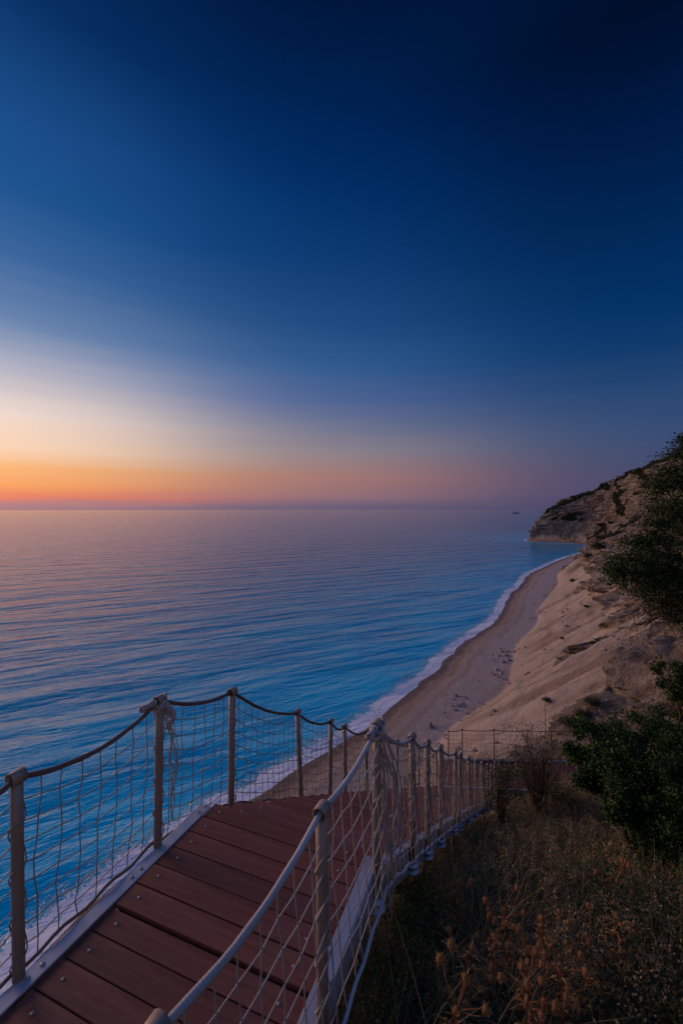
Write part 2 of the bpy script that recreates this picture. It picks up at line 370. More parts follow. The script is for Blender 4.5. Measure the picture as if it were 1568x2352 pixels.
# ------------------------------------------------------------------ sea
shore = P0
def sea_mat():
    m, nt, b = newmat('sea_water')
    d = attr(nt, 'shore_distance')
    col = ramp(nt, math_(nt, 'DIVIDE', d, 400.), [(0, (.10, .60, .72, 1)), (.03, (.0, .55, .80, 1)), (.12, (.0, .50, .70, 1)), (.25, (.0, .40, .56, 1)), (.5, (.0, .30, .42, 1)), (1, (.0, .21, .31, 1))]).outputs[0]
    big = noise_n(nt, .012, 3, .5, objco(nt, scale=(1, 2.4, 1)))
    col = mixc(nt, math_(nt, 'MULTIPLY', ramp(nt, big, [(.4, (0, 0, 0, 1)), (.65, (1, 1, 1, 1))]).outputs[0], .35), col, (.0, .14, .34, 1))
    rot = (0, 0, math.radians(-27))
    def swell(sx, sy, deg, det, ro, ridge):
        n = noise_n(nt, 1.0, det, ro, objco(nt, scale=(sx, sy, sx), rot=(0, 0, math.radians(deg))))
        n = math_(nt, 'MULTIPLY_ADD', n, 3.2, -1.6)
        if ridge: n = math_(nt, 'ADD', math_(nt, 'MULTIPLY', math_(nt, 'SUBTRACT', .5, math_(nt, 'ABSOLUTE', n)), ridge), math_(nt, 'MULTIPLY', n, 1-ridge))
        return n
    h = math_(nt, 'MULTIPLY', swell(.010, .042, -27, 2, .5, 0), 1.5)
    h = math_(nt, 'ADD', h, math_(nt, 'MULTIPLY', swell(.046, .16, -24, 3, .5, .5), .66))
    h = math_(nt, 'ADD', h, math_(nt, 'MULTIPLY', swell(.17, .54, -34, 3, .55, .6), .20))
    h = math_(nt, 'ADD', h, math_(nt, 'MULTIPLY', swell(.7, 1.9, -20, 3, .55, .4), .050))
    # foam : a bright lacy band at the waterline with a second broken line outside it
    co = objco(nt)
    w1 = noise_n(nt, .07, 4, .6, co); w2 = noise_n(nt, .5, 5, .65, co)
    dd = math_(nt, 'ADD', d, math_(nt, 'MULTIPLY', math_(nt, 'SUBTRACT', w1, .5), 12.))
    dd = math_(nt, 'ADD', dd, math_(nt, 'MULTIPLY', math_(nt, 'SUBTRACT', w2, .5), 4.))
    wob = N(nt, 'ShaderNodeTexNoise', Scale=.5, Detail=3); L(nt, co, wob.inputs['Vector'])
    vm = nt.nodes.new('ShaderNodeVectorMath'); vm.operation = 'MULTIPLY_ADD'; L(nt, wob.outputs['Color'], vm.inputs[0]); vm.inputs[1].default_value = (2.4, 2.4, 0); L(nt, co, vm.inputs[2])
    vo = N(nt, 'ShaderNodeTexVoronoi', Scale=.62); vo.feature = 'DISTANCE_TO_EDGE'; L(nt, vm.outputs[0], vo.inputs['Vector'])
    vo2 = N(nt, 'ShaderNodeTexVoronoi', Scale=1.7); vo2.feature = 'DISTANCE_TO_EDGE'; L(nt, vm.outputs[0], vo2.inputs['Vector'])
    lace = math_(nt, 'MINIMUM', vo.outputs['Distance'], math_(nt, 'MULTIPLY', vo2.outputs['Distance'], 1.3))
    env = ramp(nt, math_(nt, 'DIVIDE', dd, 28.), [(0, (1, 1, 1, 1)), (.07, (.62, .62, .62, 1)), (.11, (.34, .34, .34, 1)), (.15, (1.1, 1.1, 1.1, 1)), (.18, (.55, .55, .55, 1)), (.25, (.16, .16, .16, 1)), (.5, (0, 0, 0, 1)), (.9, (-.1, -.1, -.1, 1))]).outputs[0]
    fo = math_(nt, 'SUBTRACT', env, math_(nt, 'MULTIPLY', lace, 1.9))
    fo = math_(nt, 'ADD', fo, math_(nt, 'MULTIPLY', math_(nt, 'SUBTRACT', w2, .5), .55))
    fo = ramp(nt, fo, [(.06, (0, 0, 0, 1)), (.14, (1, 1, 1, 1))]).outputs[0]
    col = mixc(nt, fo, col, (.82, .80, .84, 1))
    L(nt, col, b.inputs['Base Color'])
    L(nt, math_(nt, 'MULTIPLY_ADD', fo, .6, .11), b.inputs['Roughness'])
    b.inputs['IOR'].default_value = 1.333; b.inputs['Specular IOR Level'].default_value = .62
    bump(nt, b, math_(nt, 'ADD', h, math_(nt, 'MULTIPLY', fo, .15)), 1.0, 1.0)
    return m
az = np.radians(np.concatenate([np.linspace(-62, 50, 420), np.linspace(52, 298-2, 60)])); rad = np.concatenate([[1, 25, 40], np.geomspace(50, 70000, 460)])
AZ, RD = np.meshgrid(az, rad); SX = np.sin(AZ)*RD; SY = np.cos(AZ)*RD
pts = np.stack([SX.ravel(), SY.ravel()], 1); best = np.full(len(pts), 1e9); sg = np.zeros(len(pts))
A = shore[:-1]; Bv = shore[1:]-A; LL = (Bv**2).sum(1); keep = LL > 1e-6; A = A[keep]; Bv = Bv[keep]; LL = LL[keep]
selm = np.hypot(pts[:, 0]-200, pts[:, 1]-500) < 1600; ids = np.nonzero(selm)[0]
for c0 in range(0, len(ids), 20000):
    I = ids[c0:c0+20000]; p = pts[I][:, None, :]-A[None]; t = np.clip((p*Bv).sum(2)/LL, 0, 1); dv = p-Bv*t[..., None]; q = (dv**2).sum(2)
    k = q.argmin(1); rr = np.arange(len(I)); best[I] = np.sqrt(q[rr, k]); sg[I] = np.sign(Bv[k, 0]*dv[rr, k, 1]-Bv[k, 1]*dv[rr, k, 0])
best = np.where(best > 1e8, 2000, best); best *= np.where(sg < 0, -1, 1)
SD = best.reshape(SX.shape)
zw = np.zeros(SX.shape)
sea = grid_mesh('sea', np.stack([SX, SY, zw], 2), {'shore_distance': np.maximum(SD, 0)}, sea_mat())
tag(sea, 'calm blue sea with foam along the beach', None, None, 'structure')
# islet on the horizon
def islet():
    mb = MB(); c = at(1182, 1171, 9000); n = 26; V = []; 
    for i in range(n):
        for j in range(8):
            x = (i/(n-1)-.5)*2; y = (j/7-.5)*2; h = max(0, (1-x*x)*(1-y*y))**.7*(40+18*noise.noise(Vector((x*3, y*2, 8))))
            V.append((c.x+x*95, c.y+y*60, h-1))
    mb.add(V, [(i*8+j, (i+1)*8+j, (i+1)*8+j+1, i*8+j+1) for i in range(n-1) for j in range(7)])
    m, nt, b = newmat('islet_hazed_rock'); b.inputs['Base Color'].default_value = (.2, .16, .2, 1); L(nt, ramp(nt, noise_n(nt, .05, 4), [(.4, (.26, .20, .24, 1)), (.6, (.32, .24, .27, 1))]).outputs[0], b.inputs['Base Color'])  # distance haze is mixed into the rock colour
    tag(mb.build('islet', m), 'tiny hazy islet on the horizon', None, None, 'structure')
islet()

# ------------------------------------------------------------------ near hillside (a = along the stairs, n = to the right)
U = np.array([.3665, .9304]); NN = np.array([.9304, -.3665])
def drift(a): return .0036*max(a-3, 0)**2
def W3(a, n, zr):   # stair frame -> world, zr relative to the eye
    n2 = n+drift(a); return Vector((a*U[0]+n2*NN[0], a*U[1]+n2*NN[1], CAMZ+zr))
ZD = -2.31; A0 = 2.765; RUN = .293; RISE = .17; NSTEP = 35; ZL = ZD-RISE*NSTEP; AL = A0+RUN*NSTEP
NL, NR = -2.155, -.89
def stair_z(a): return ZD if a <= A0 else max(ZL, ZD-RISE/RUN*(a-A0))
def ground_z(a, n):
    zb = ZD-.50 if a < 2.2 else ZD-.50-.575*(a-2.2)
    if a > 14.6: zb = ZD-.50-.575*12.4-(a-14.6)*1.15
    r = n+.8
    z = zb+(.30*r if r > 0 else 0)-(max(0, -2.25-n)*2.4)+(.02*max(0, r-3)**2 if r > 3 else 0)
    if a > 9: z += .75*float(smooth(a, 9.5, 12.4))*float(smooth(n, -.55, .4))
    if n < -.9: z -= .30*float(smooth(-n, .9, 1.5))
    p = Vector((a, n, 0))
    return z+noise.fractal(p*.55, .9, 2, 4)*.16*(1 if n > -1 else .4)+noise.noise(p*.15)*.3*min(1, max(0, r*.3))
ga = np.concatenate([np.linspace(-8, 16, 150), np.linspace(16.4, 60, 50)]); gn = np.concatenate([np.linspace(-26, -3, 30), np.linspace(-2.8, 9, 80), np.linspace(9.4, 34, 40)])
GH = np.zeros((len(gn), len(ga), 3))
for i, n in enumerate(gn):
    for j, a in enumerate(ga):
        w = W3(a, n, ground_z(a, n)) if a < 15 else Vector((a*U[0]+(n+drift(15))*NN[0], a*U[1]+(n+drift(15))*NN[1], CAMZ+ground_z(a, n)))
        GH[i, j] = w
def hill_mat():
    m, nt, b = newmat('hillside_soil'); n1 = noise_n(nt, 1.3, 6, .65); n2 = noise_n(nt, 14, 5, .7)
    c = ramp(nt, n1, [(.35, (.035, .026, .018, 1)), (.65, (.065, .043, .027, 1))]).outputs[0]
    c = mixc(nt, ramp(nt, n2, [(.55, (0, 0, 0, 1)), (.7, (1, 1, 1, 1))]).outputs[0], c, (.11, .075, .05, 1))
    L(nt, c, b.inputs['Base Color']); b.inputs['Roughness'].default_value = .95; b.inputs['Specular IOR Level'].default_value = .1
    bump(nt, b, n2, .05); return m
hill = grid_mesh('hillside', GH, {}, hill_mat()); tag(hill, 'dark earthy hillside beside the staircase', None, None, 'structure')
hill_bvh = bvh_of(hill)
def gz(x, y):
    h = hill_bvh.ray_cast(Vector((x, y, 300)), Vector((0, 0, -1)), 1000); return h[0].z if h[0] else 60
def on_ground(px, py, h=0.0):
    """ground point whose plant of height h would top out on this line of sight"""
    r = ray(px, py); Y = .8; last = None
    while Y < 30:
        x, y = r.x*Y, Y
        if CAMZ+r.z*Y <= gz(x, y)+h: return Vector((x, y, gz(x, y)))
        Y *= 1.012
    return None

# ------------------------------------------------------------------ staircase
stair = empty('wooden_staircase', tuple(W3(0, -1.5, ZD)), 'long brown plank staircase with metal edging running down the hillside', 'staircase')
SL = stair.location.copy()
def V3(v): return np.array(tuple(v), float)
def plank(a0, a1, zt, name, gap=.006, th=.032, tilt=0):
    mb = MB(); am = (a0+a1)/2; c = W3(am, (NL+NR)/2, zt-th/2)
    hx = V3((NN[0], NN[1], 0))*(NR-NL)/2; hy = V3((U[0], U[1], tilt))*((a1-a0)/2-gap/2); hz = V3((0, 0, 1))*th/2
    mb.box((0, 0, 0), hx, hy, hz)
    o = mb.build(name, M['wood'], stair, bevel=.004, sm=False); o.location = c-SL; return o, c
scr = MB(); 
for k, (r, z) in enumerate([(0, 0)]):
    V = []; kk = 10
    prof = [(.0095, 0), (.0095, .0018), (.007, .0042), (.0025, .0052)]
    for r_, z_ in prof:
        for j in range(kk): V.append((r_*math.cos(2*math.pi*j/kk), r_*math.sin(2*math.pi*j/kk), z_))
    scr.add(V, [(i*kk+j, i*kk+(j+1) % kk, (i+1)*kk+(j+1) % kk, (i+1)*kk+j) for i in range(3) for j in range(kk)]+[tuple(3*kk+j for j in range(kk))])
screw0 = None
def screws(o, c, am, zt):
    global screw0
    for n in (NL+.105, NR-.12):
        if screw0 is None: s = scr.build('screw', M['screw'], o); screw0 = s
        else: s = screw0.copy(); C.objects.link(s); s.parent = o
        n_ = n+random.uniform(-.008, .008)
        s.location = W3(am+random.uniform(-.01, .01), n_, zt)-c
edges = [A0-.154*i for i in range(0, 27)]
for i in range(26):
    a1, a0 = edges[i], edges[i+1]
    g = .018 if i == 6 else .007
    dz = -.012 if i >= 6 else random.uniform(-.0015, .0015)
    o, c = plank(a0, a1-(g-.007), ZD+dz, 'deck_plank', .007); screws(o, c, (a0+a1)/2, ZD+dz)
for k in range(1, NSTEP+1):
    a1 = A0+RUN*k; zt = ZD-RISE*k
    for h in range(2):
        b0 = a1-RUN-.035+h*(RUN+.035)/2; b1 = b0+(RUN+.035)/2
        o, c = plank(b0, b1, zt, 'stair_tread', .005)
        if k < 12: screws(o, c, (b0+b1)/2, zt)
# metal edging along the deck and stringers under the steps
def ribbon(name, n0, n1, alist, zf, th, mat):
    mb = MB(); V = []
    for a in alist:
        z = zf(a)
        V += [W3(a, n0, z), W3(a, n1, z), W3(a, n1, z-th), W3(a, n0, z-th)]
    k = len(alist); Fc = [(4*i+j, 4*i+(j+1) % 4, 4*i+4+(j+1) % 4, 4*i+4+j) for i in range(k-1) for j in range(4)]+[(0, 1, 2, 3), (4*k-1, 4*k-2, 4*k-3, 4*k-4)]
    mb.add([tuple(v-SL) for v in V], Fc); return mb.build(name, mat, stair, sm=False, bevel=.003)
dk = list(np.linspace(-1.3, A0-.06, 14))
ribbon('edging_strip', NL-.085, NL-.004, dk, lambda a: ZD+.006, .012, M['strip'])
ribbon('edging_strip', NR+.004, NR+.085, dk, lambda a: ZD+.006, .012, M['strip'])
ribbon('edging_lip', NL-.093, NL-.087, dk, lambda a: ZD+.004, .14, M['strip'])
ribbon('edging_lip', NR+.087, NR+.093, dk, lambda a: ZD+.004, .14, M['strip'])
sk = list(np.linspace(A0-.05, AL, 40)); zs = lambda a: stair_z(a)-.10
for n0 in (NL-.075, NR+.005):
    ribbon('stringer', n0, n0+.07, sk, zs, .24, M['strip'])
for a in np.arange(.2, A0, .62):
    for n in (NL-.045,):
        for q in (-.035, .035):
            s = screw0.copy(); C.objects.link(s); s.name = 'edging_bolt'; s.parent = stair; s.scale = (1.25, 1.25, 1.5); s.location = W3(a+.6+q, n, ZD+.0065)-SL
for n in (NL+.16, (NL+NR)/2, NR-.16):       # joists right under the boards
    mb = MB(); mb.box((0, 0, 0), V3((U[0], U[1], 0))*2.0, V3((NN[0], NN[1], 0))*.05, (0, 0, .06)); o = mb.build('joist', M['wood'], stair, sm=False); o.location = W3(A0-2.05, n, ZD-.11)-SL
mb = MB(); mb.box((0, 0, 0), V3((U[0], U[1], 0))*.06, V3((NN[0], NN[1], 0))*.62, (0, 0, .05)); o = mb.build('joist', M['wood'], stair, sm=False); o.location = W3(edges[6]-.01, (NL+NR)/2, ZD-.1)-SL
# support legs under the deck and stairs
for a in (-.5, 1.4, 2.9, 5.2, 7.6, 10.0, 12.4)[:]:
    for n in (NL+.1, NR-.1):
        t = W3(a, n, stair_z(a)-.3); b_ = Vector((t.x, t.y, min(gz(t.x, t.y)-.3, t.z-.3))); mb = MB(); mb.tube([tuple(t-SL), tuple(b_-SL)], .04, 8); mb.build('support_post', M['post'], stair)

# ------------------------------------------------------------------ posts with curled tops
HP = 1.0
pm = MB(); pm.tube([(0, 0, -.16), (0, 0, .3), (0, 0, .7), (0, 0, HP-.03)], .0275, 14, cap=True)
def curl_mb():
    mb = MB(); n = 20; Vv = []; r0 = .036
    for i in range(n):
        a = math.radians(-70+i*330/(n-1)); r = r0*(1-.12*i/(n-1))
        for (rr, y) in ((r, -.034), (r, .034), (r-.005, .034), (r-.005, -.034)): Vv.append((rr*math.cos(a), y, rr*math.sin(a)))
    mb.add(Vv, [(4*i+j, 4*i+(j+1) % 4, 4*i+4+(j+1) % 4, 4*i+4+j) for i in range(n-1) for j in range(4)]+[(0, 1, 2, 3), (4*n-1, 4*n-2, 4*n-3, 4*n-4)]); return mb
def flange_mb():
    mb = MB(); mb.tube([(0, 0, -.17), (0, 0, -.155)], .06, 16); mb.tube([(0, 0, -.23), (0, 0, -.215)], .06, 16); mb.tube([(0, 0, -.26), (0, 0, -.15)], .022, 10); return mb
protos = {}
def post(parent, loc, yaw, lean=(0, 0), flange=True, small=1.0, h=1.0):
    if 'p' not in protos:
        protos['p'] = pm.build('post', M['post']); protos['c'] = curl_mb().build('curled_top', M['post'], protos['p']); protos['f'] = flange_mb().build('base_flange', M['strip'], protos['p'])
        p, c, f = protos['p'], protos['c'], protos['f']
        c.location = (0, 0, HP)
    else:
        p = protos['p'].copy(); C.objects.link(p); c = protos['c'].copy(); C.objects.link(c); c.parent = p
        f = protos['f'].copy() if flange else None
        if f: C.objects.link(f); f.parent = p
    p.parent = parent; p.location = Vector(loc)-parent.location; p.rotation_euler = (lean[0], lean[1], yaw); p.scale = (small, small, h)
    return p
YAW = -math.asin(U[0])
def sagline(p, q, sag, n=12):
    return [p.lerp(q, i/n)+Vector((0, 0, -sag*4*(i/n)*(1-i/n)+.004*noise.noise(Vector((p.x*9+i*.7, p.y*5, 2))))) for i in range(n+1)]
def railing(parent, tops, bots, mats, cell=.11, rows=8, sags=None, rr=.014, nr_=.0034, laced=True, near_k=6, bow=.012, jit=.75):
    rope = MB(); net = MB(); low = MB(); knots = MB()
    allp = []
    for i in range(len(tops)-1):
        p, q = tops[i], tops[i+1]; seg = (q-p).length; sg_ = sags[i] if sags else .055*seg
        line = sagline(p, q, sg_, 14); allp += line if i == 0 else line[1:]
        bl = [bots[i].lerp(bots[i+1], t/14)+Vector((0, 0, .012*math.sin(t*1.3+i))) for t in range(15)]
        low.tube([tuple(v-parent.location) for v in bl], rr*.75, 6)
        horiz = (bots[i+1]-bots[i]); horiz.z = 0; hl = horiz.length; horiz.normalize(); out = Vector((horiz.y, -horiz.x, 0))
        nc = max(2, int(round(hl/cell))); G = []
        for c in range(nc+1):
            t = c/nc; ft = t*14; k = min(13, int(ft)); tp = line[k].lerp(line[k+1], ft-k); k2 = bl[k].lerp(bl[k+1], ft-k); col = []
            for r in range(rows+1):
                v = r/rows; b = k2.lerp(tp, v); e = math.sin(math.pi*v)
                w = math.sin(math.pi*t)
                j = jit*Vector((0, 0, 1))*random.uniform(-.006, .006)*(0 < r < rows)
                j += horiz*((.012*math.sin(c*2.4+r*1.1+i)+random.uniform(-.007, .007)-.012*math.cos(math.pi*t)*(.6 if r in (1, rows-1) else 1))*jit*(0 < r < rows))
                j += out*(bow*e*math.sin(3*t+i*1.7)+random.uniform(-.007, .007)*(0 < r < rows))
                j += Vector((0, 0, -.035*w*e))
                col.append(b+j)
            G.append(col)
        near = max(0, min(G[0][0].y, 9)); kk = 5 if near < 6 else 4; R = nr_
        PL = parent.location
        for c in range(0 if i == 0 else 1, nc+1): net.tube([tuple(v-PL) for v in G[c]], R, kk, cap=False, tint=random.random())
        for r in range(1, rows): net.tube([tuple(G[c][r]-PL) for c in range(nc+1)], R, kk, cap=False, tint=random.random())
        if near < 6:
            for c in range(1, nc):
                for r in range(1, rows):
                    g = V3(G[c][r]-PL); s = R*1.9
                    net.add([g+(s, 0, 0), g-(s, 0, 0), g+(0, s, 0), g-(0, s, 0), g+(0, 0, s*1.3), g-(0, 0, s*1.3)], [(0, 2, 4), (2, 1, 4), (1, 3, 4), (3, 0, 4), (2, 0, 5), (1, 2, 5), (3, 1, 5), (0, 3, 5)])
    allp[0:0] = []
    n = len(allp)
    rad = [rr*(1+.05*math.sin(i*1.9)) for i in range(n)]
    rope.tube([tuple(v-parent.location) for v in allp], rad, 10)
    o = rope.build('handrail_rope', mats[0], parent)
    low.build('bottom_rope', mats[0], parent)
    net.build('net', mats[1], parent)
def lacing(parent, p, amp=.034, turns=4, h=(.05, .93), mat=None, r=.0036, seed=0):
    mb = MB(); pts = []
    n = turns*12
    for i in range(n+1):
        t = i/n; a = t*turns*2*math.pi+seed; z = h[0]+(h[1]-h[0])*t
        rad = amp*(1+.10*math.sin(3*a)); pts.append((rad*math.cos(a), rad*math.sin(a), z+.02*math.sin(2*a+seed)))
    mb.tube(pts, r, 5); return mb.build('lacing', mat, p)
# the railing on the sea side
La = [-1.35, -.45, .46, 1.371, 2.26, 3.09, 4.405, 5.235, 5.78, 6.70, 7.6, 8.5, 9.4, 10.3, 11.3, 12.3, 13.1]
left = empty('net_railing', tuple(W3(1.4, -2.245, ZD)), 'net railing on the sea side of the staircase, with dark rope handrail', 'railing', 'net railings with curled posts beside the stairs')
def pz(a): return ZD if a < 2.9 else stair_z(a)+.02-.10
Lt, Lb, Lp = [], [], []
for i, a in enumerate(La):
    b = W3(a, -2.245, pz(a)); lean = (random.uniform(-.02, .02), random.uniform(-.012, .012))
    if i == 6: lean = (0, -.045)
    p = post(left, b, YAW, lean); Lp.append(p)
    Lt.append(b+Vector((0, 0, HP-.002))+Vector((lean[1]*HP, -lean[0]*HP, 0))); Lb.append(b+Vector((-.01, 0, .015)))
railing(left, Lt, [v+Vector((-.02, .01, 0)) for v in Lb], (M['rope_dark'], M['net_dark']), cell=.112, rows=9, sags=[.05, .06, .08, .095, .06]+[.075]*20)
for i, p in enumerate(Lp):
    if i >= 3: lacing(p, p, turns=4 if i < 9 else 3, mat=M['net_dark'], seed=i*1.3)
Ra = [-.9, .0, .86, 1.759, 2.60, 3.667, 4.37, 5.19, 6.375, 6.91, 8.11, 9.2, 10.4, 11.51, 12.4, 13.27]
right = empty('net_railing', tuple(W3(1.4, -.78, ZD)), 'net railing on the hillside edge of the staircase, with pale rope handrail', 'railing', 'net railings with curled posts beside the stairs')
Rt, Rb, Rp = [], [], []
for i, a in enumerate(Ra):
    b = W3(a, -.862 if i == 2 else -.785, pz(a)-(.012 if i == 2 else 0)); lean = (random.uniform(-.012, .012), random.uniform(-.012, .012))
    p = post(right, b, YAW, lean, h=.945); Rp.append(p)
    Rt.append(b+Vector((0, 0, HP*.945-.002))+Vector((lean[1]*HP, -lean[0]*HP, 0))); Rb.append(b+Vector((.02, 0, .0)))
Rb2 = [v+Vector((.05, -.02, -.06 if 1 else 0)) for v in Rb]
railing(right, Rt, Rb2, (M['rope_pale'], M['net_pale']), cell=.118, rows=8, sags=[.05, .06, .075, .05, .085]+[.06]*20)
for i, p in enumerate(Rp):
    if i >= 3: lacing(p, p, turns=4 if i < 9 else 3, mat=M['net_pale'], seed=i*1.1, r=.004)
# rope whippings, knots and the loose net gathered at two of the posts
def knot(parent, post_top, along, mat, rr=.016, n=9):
    mb = MB(); PL = parent.location; d = (along-post_top).normalized(); side = d.cross(Vector((0, 0, 1))).normalized(); up = side.cross(d)
    pts = []
    for i in range(n*10+1):
        t = i/(n*10); a = t*n*2*math.pi; q = post_top+d*(.035+t*.12)+(side*math.cos(a)+up*math.sin(a))*(.016+.004*math.sin(t*9)); pts.append(tuple(q-PL))
    mb.tube(pts, .006, 6)
    pts = []
    for i in range(50):
        t = i/49; a = t*5*math.pi; pts.append(tuple(post_top+Vector((.040*math.cos(a), .040*math.sin(a), .02-.10*t+.02*math.sin(2.2*a)))-PL))
    mb.tube(pts, .011, 7)
    return mb.build('rope_knot', mat, parent)
def hank(parent, top, h, mat, spread=.05, n=7, off=(.07, .05), r=.006, seedk=0):
    mb = MB(); PL = parent.location
    for k in range(n):
        ph = k*1.7+seedk; pts = []; ln = h*random.uniform(.6, 1.08)
        for i in range(28):
            t = i/27; loop = math.sin(math.pi*t)
            x = off[0]*min(1, t*3)+spread*loop*math.sin(ph)+.014*math.sin(t*11+ph); y = off[1]*min(1, t*3)+spread*loop*math.cos(ph*1.3)+.014*math.cos(t*9+ph)
            pts.append(tuple(top+Vector((x, y, -ln*t))-PL))
        mb.tube(pts, r*random.uniform(.5, 1.0), 6)
    return mb.build('hanging_rope', mat, parent)
knot(left, Lt[4], Lt[3], M['rope_pale']); hank(left, Lt[4], .95, M['net_pale'], .018, 6, (.075, .045), .0045); hank(left, Lt[4], .28, M['rope_pale'], .01, 2, (.06, .035), .016)
knot(right, Rt[4], Rt[3], M['rope_pale']); hank(right, Rt[4], 1.2, M['net_pale'], .06, 9, (.09, .02), .007, 2)
mb = MB(); t0 = Rt[4]; PL = right.location
lp = [t0+Vector((.03, .02, -.03)), t0+Vector((.09, .04, -.2)), t0+Vector((.13, .03, -.5)), t0+Vector((.14, .02, -.72)), t0+Vector((.10, .01, -.80)), t0+Vector((.06, .0, -.72)), t0+Vector((.07, .0, -.6)), t0+Vector((.10, -.02, -.56))]
A_ = np.array([tuple(v-PL) for v in lp]); uu = np.linspace(0, len(lp)-1.001, 50); mb.tube(catmull(A_, uu), .009, 7); mb.build('hanging_rope', M['rope_pale'], right)

# ------------------------------------------------------------------ lower landing with its own fences
land = empty('lower_landing', (5.6, 13.2, CAMZ+ZL), 'small reddish plank landing with a pale edge at the foot of the stairs', 'landing')
LLc = land.location
pl = [(2.9, 12.75), (8.6, 12.35), (8.6, 13.95), (3.35, 14.05)]
nb = 26
for i in range(nb):
    t0_, t1_ = i/nb, (i+1)/nb-.003; A1 = Vector((*pl[0], 0)); B1 = Vector((*pl[1], 0)); C1 = Vector((*pl[2], 0)); D1 = Vector((*pl[3], 0))
    q = [A1.lerp(B1, t0_), A1.lerp(B1, t1_), D1.lerp(C1, t1_), D1.lerp(C1, t0_)]; mb = MB()
    zt = CAMZ+ZL-.004*(i % 2)-.01
    mb.add([(v.x-LLc.x, v.y-LLc.y, zt-LLc.z) for v in q]+[(v.x-LLc.x, v.y-LLc.y, zt-.04-LLc.z) for v in q], [(0, 1, 2, 3), (7, 6, 5, 4), (0, 4, 5, 1), (1, 5, 6, 2), (2, 6, 7, 3), (3, 7, 4, 0)])
    mb.build('deck_plank', M['wood'], land, sm=False)
for (p, q) in ((pl[3], pl[2]), (pl[0], pl[1])):
    mb = MB(); p = Vector((*p, 0)); q = Vector((*q, 0)); d = (q-p)/2; nrm = Vector((-d.y, d.x, 0)).normalized()
    c = (p+q)/2+nrm*(.035 if p.y > 13 else -.035); mb.box((c.x-LLc.x, c.y-LLc.y, -.05), d, nrm*.03, (0, 0, .075)); mb.build('edging_strip', M['strip'], land, sm=False)
for x, y in ((3.4, 13.2), (5.5, 13.2), (8.2, 13.2)):
    mb = MB(); mb.tube([(x-LLc.x, y-LLc.y, -.05), (x-LLc.x, y-LLc.y, gz(x, y)-.3-LLc.z)], .05, 8); mb.build('support_post', M['post'], land)
ff = empty('net_fence', (5.5, 14.05, CAMZ+ZL), 'far net fence of thin posts on the outer edge of the lower landing', 'fence')
tp, bt = [], []
for px, x in ((1030, 3.52), (1062, 3.98), (1134, 5.02), (1210, 6.1), (1262, 6.85), (1322, 7.7), (1380, 8.5)):
    y = 14.02-.02*(x-3.5)+.0; b = Vector((x, y+.05, CAMZ+ZL)); z = HP if x > 3.7 else .96
    pp = post(ff, b, YAW-.9, (0, random.uniform(-.02, .02)), flange=False, small=.8, h=z/HP); tp.append(b+Vector((0, 0, z))); bt.append(b+Vector((0, 0, .05)))
railing(ff, tp, bt, (M['rope_dark'], M['net_pale']), cell=.14, rows=7, sags=[.03]*9, rr=.011, nr_=.0040)
nf = empty('net_fence', (6.5, 12.3, CAMZ+ZL), 'near net fence on the hillside edge of the lower landing, behind the dry shrub', 'fence')
tp, bt = [], []
for x in (4.62, 5.1, 6.0, 7.1, 8.3):
    b = Vector((x, 12.62-.055*(x-4.6)-.1, CAMZ+ZL)); post(nf, b, YAW-.9, (0, random.uniform(-.02, .02)), flange=False, small=.8, h=.92); tp.append(b+Vector((0, 0, .92))); bt.append(b+Vector((0, 0, .05)))
railing(nf, tp, bt, (M['rope_pale'], M['net_pale']), cell=.14, rows=7, sags=[.03]*9, rr=.012, nr_=.0040)

# ------------------------------------------------------------------ vegetation
def branch_path(p, q, n=7, wob=.12):
    L_ = (q-p).length; pts = []
    for i in range(n):
        t = i/(n-1); w = wob*L_*math.sin(math.pi*t)
        pts.append(p.lerp(q, t)+Vector((random.uniform(-1, 1), random.uniform(-1, 1), random.uniform(-.4, 1)))*w*.4+Vector((0, 0, w*.5)))
    return pts
def shrub(name, loc, clumps, label, cat, nleaf, lsize, mat, aspect=.5, group=None, stem_r=.03, twigs=60, tw_len=.4, crown='foliage', shell=.6):
    """clumps: (centre, radii) relative to loc"""
    root = empty(name, loc, label, cat, group); st = MB(); PP = []; TT = []
    for c, r in clumps:
        c = Vector(c); r = Vector(r)
        path = branch_path(Vector((random.uniform(-.05, .05), random.uniform(-.05, .05), -.05)), c, 7); st.tube([tuple(v) for v in path], list(np.linspace(stem_r, stem_r*.4, 7)), 6)
        vol = r.x*r.y*r.z; ncl = max(8, int(26*(vol**(2/3))/(.5**2)))
        k = max(10, int(nleaf/ncl/len(clumps)))
        for _ in range(ncl):
            d = Vector(rand_dirs(1)[0]); rad = (shell+(1-shell)*random.random()) if random.random() < .8 else random.random()*shell
            lump = 1+.30*noise.noise(Vector((d.x*2+c.x, d.y*2+c.y, d.z*2+c.z))*1.5)+.12*random.uniform(-1, 1)
            e = c+Vector((d.x*r.x, d.y*r.y, d.z*r.z))*rad*lump
            if random.random() < .5: st.tube([tuple(v) for v in branch_path(c.lerp(e, .1), e, 5, .2)], list(np.linspace(stem_r*.35, stem_r*.10, 5)), 4)
            sc = (vol**(1/3))*.22*random.uniform(.6, 1.3)
            stretch = d*sc*.9
            q = rng.normal(size=(k, 3))*sc*.55+np.array(tuple(e))+rng.random((k, 1))*np.array(tuple(stretch))
            PP.append(q); TT.append(np.clip(rng.normal(.42+.25*random.uniform(-1, 1), .22, k), 0, 1))
    P = np.concatenate(PP); T = np.concatenate(TT)
    V, t = leaves(P, lsize, aspect, T); quads(crown, V, t, mat, root)
    st.build('stem', M['bark'], root); return root
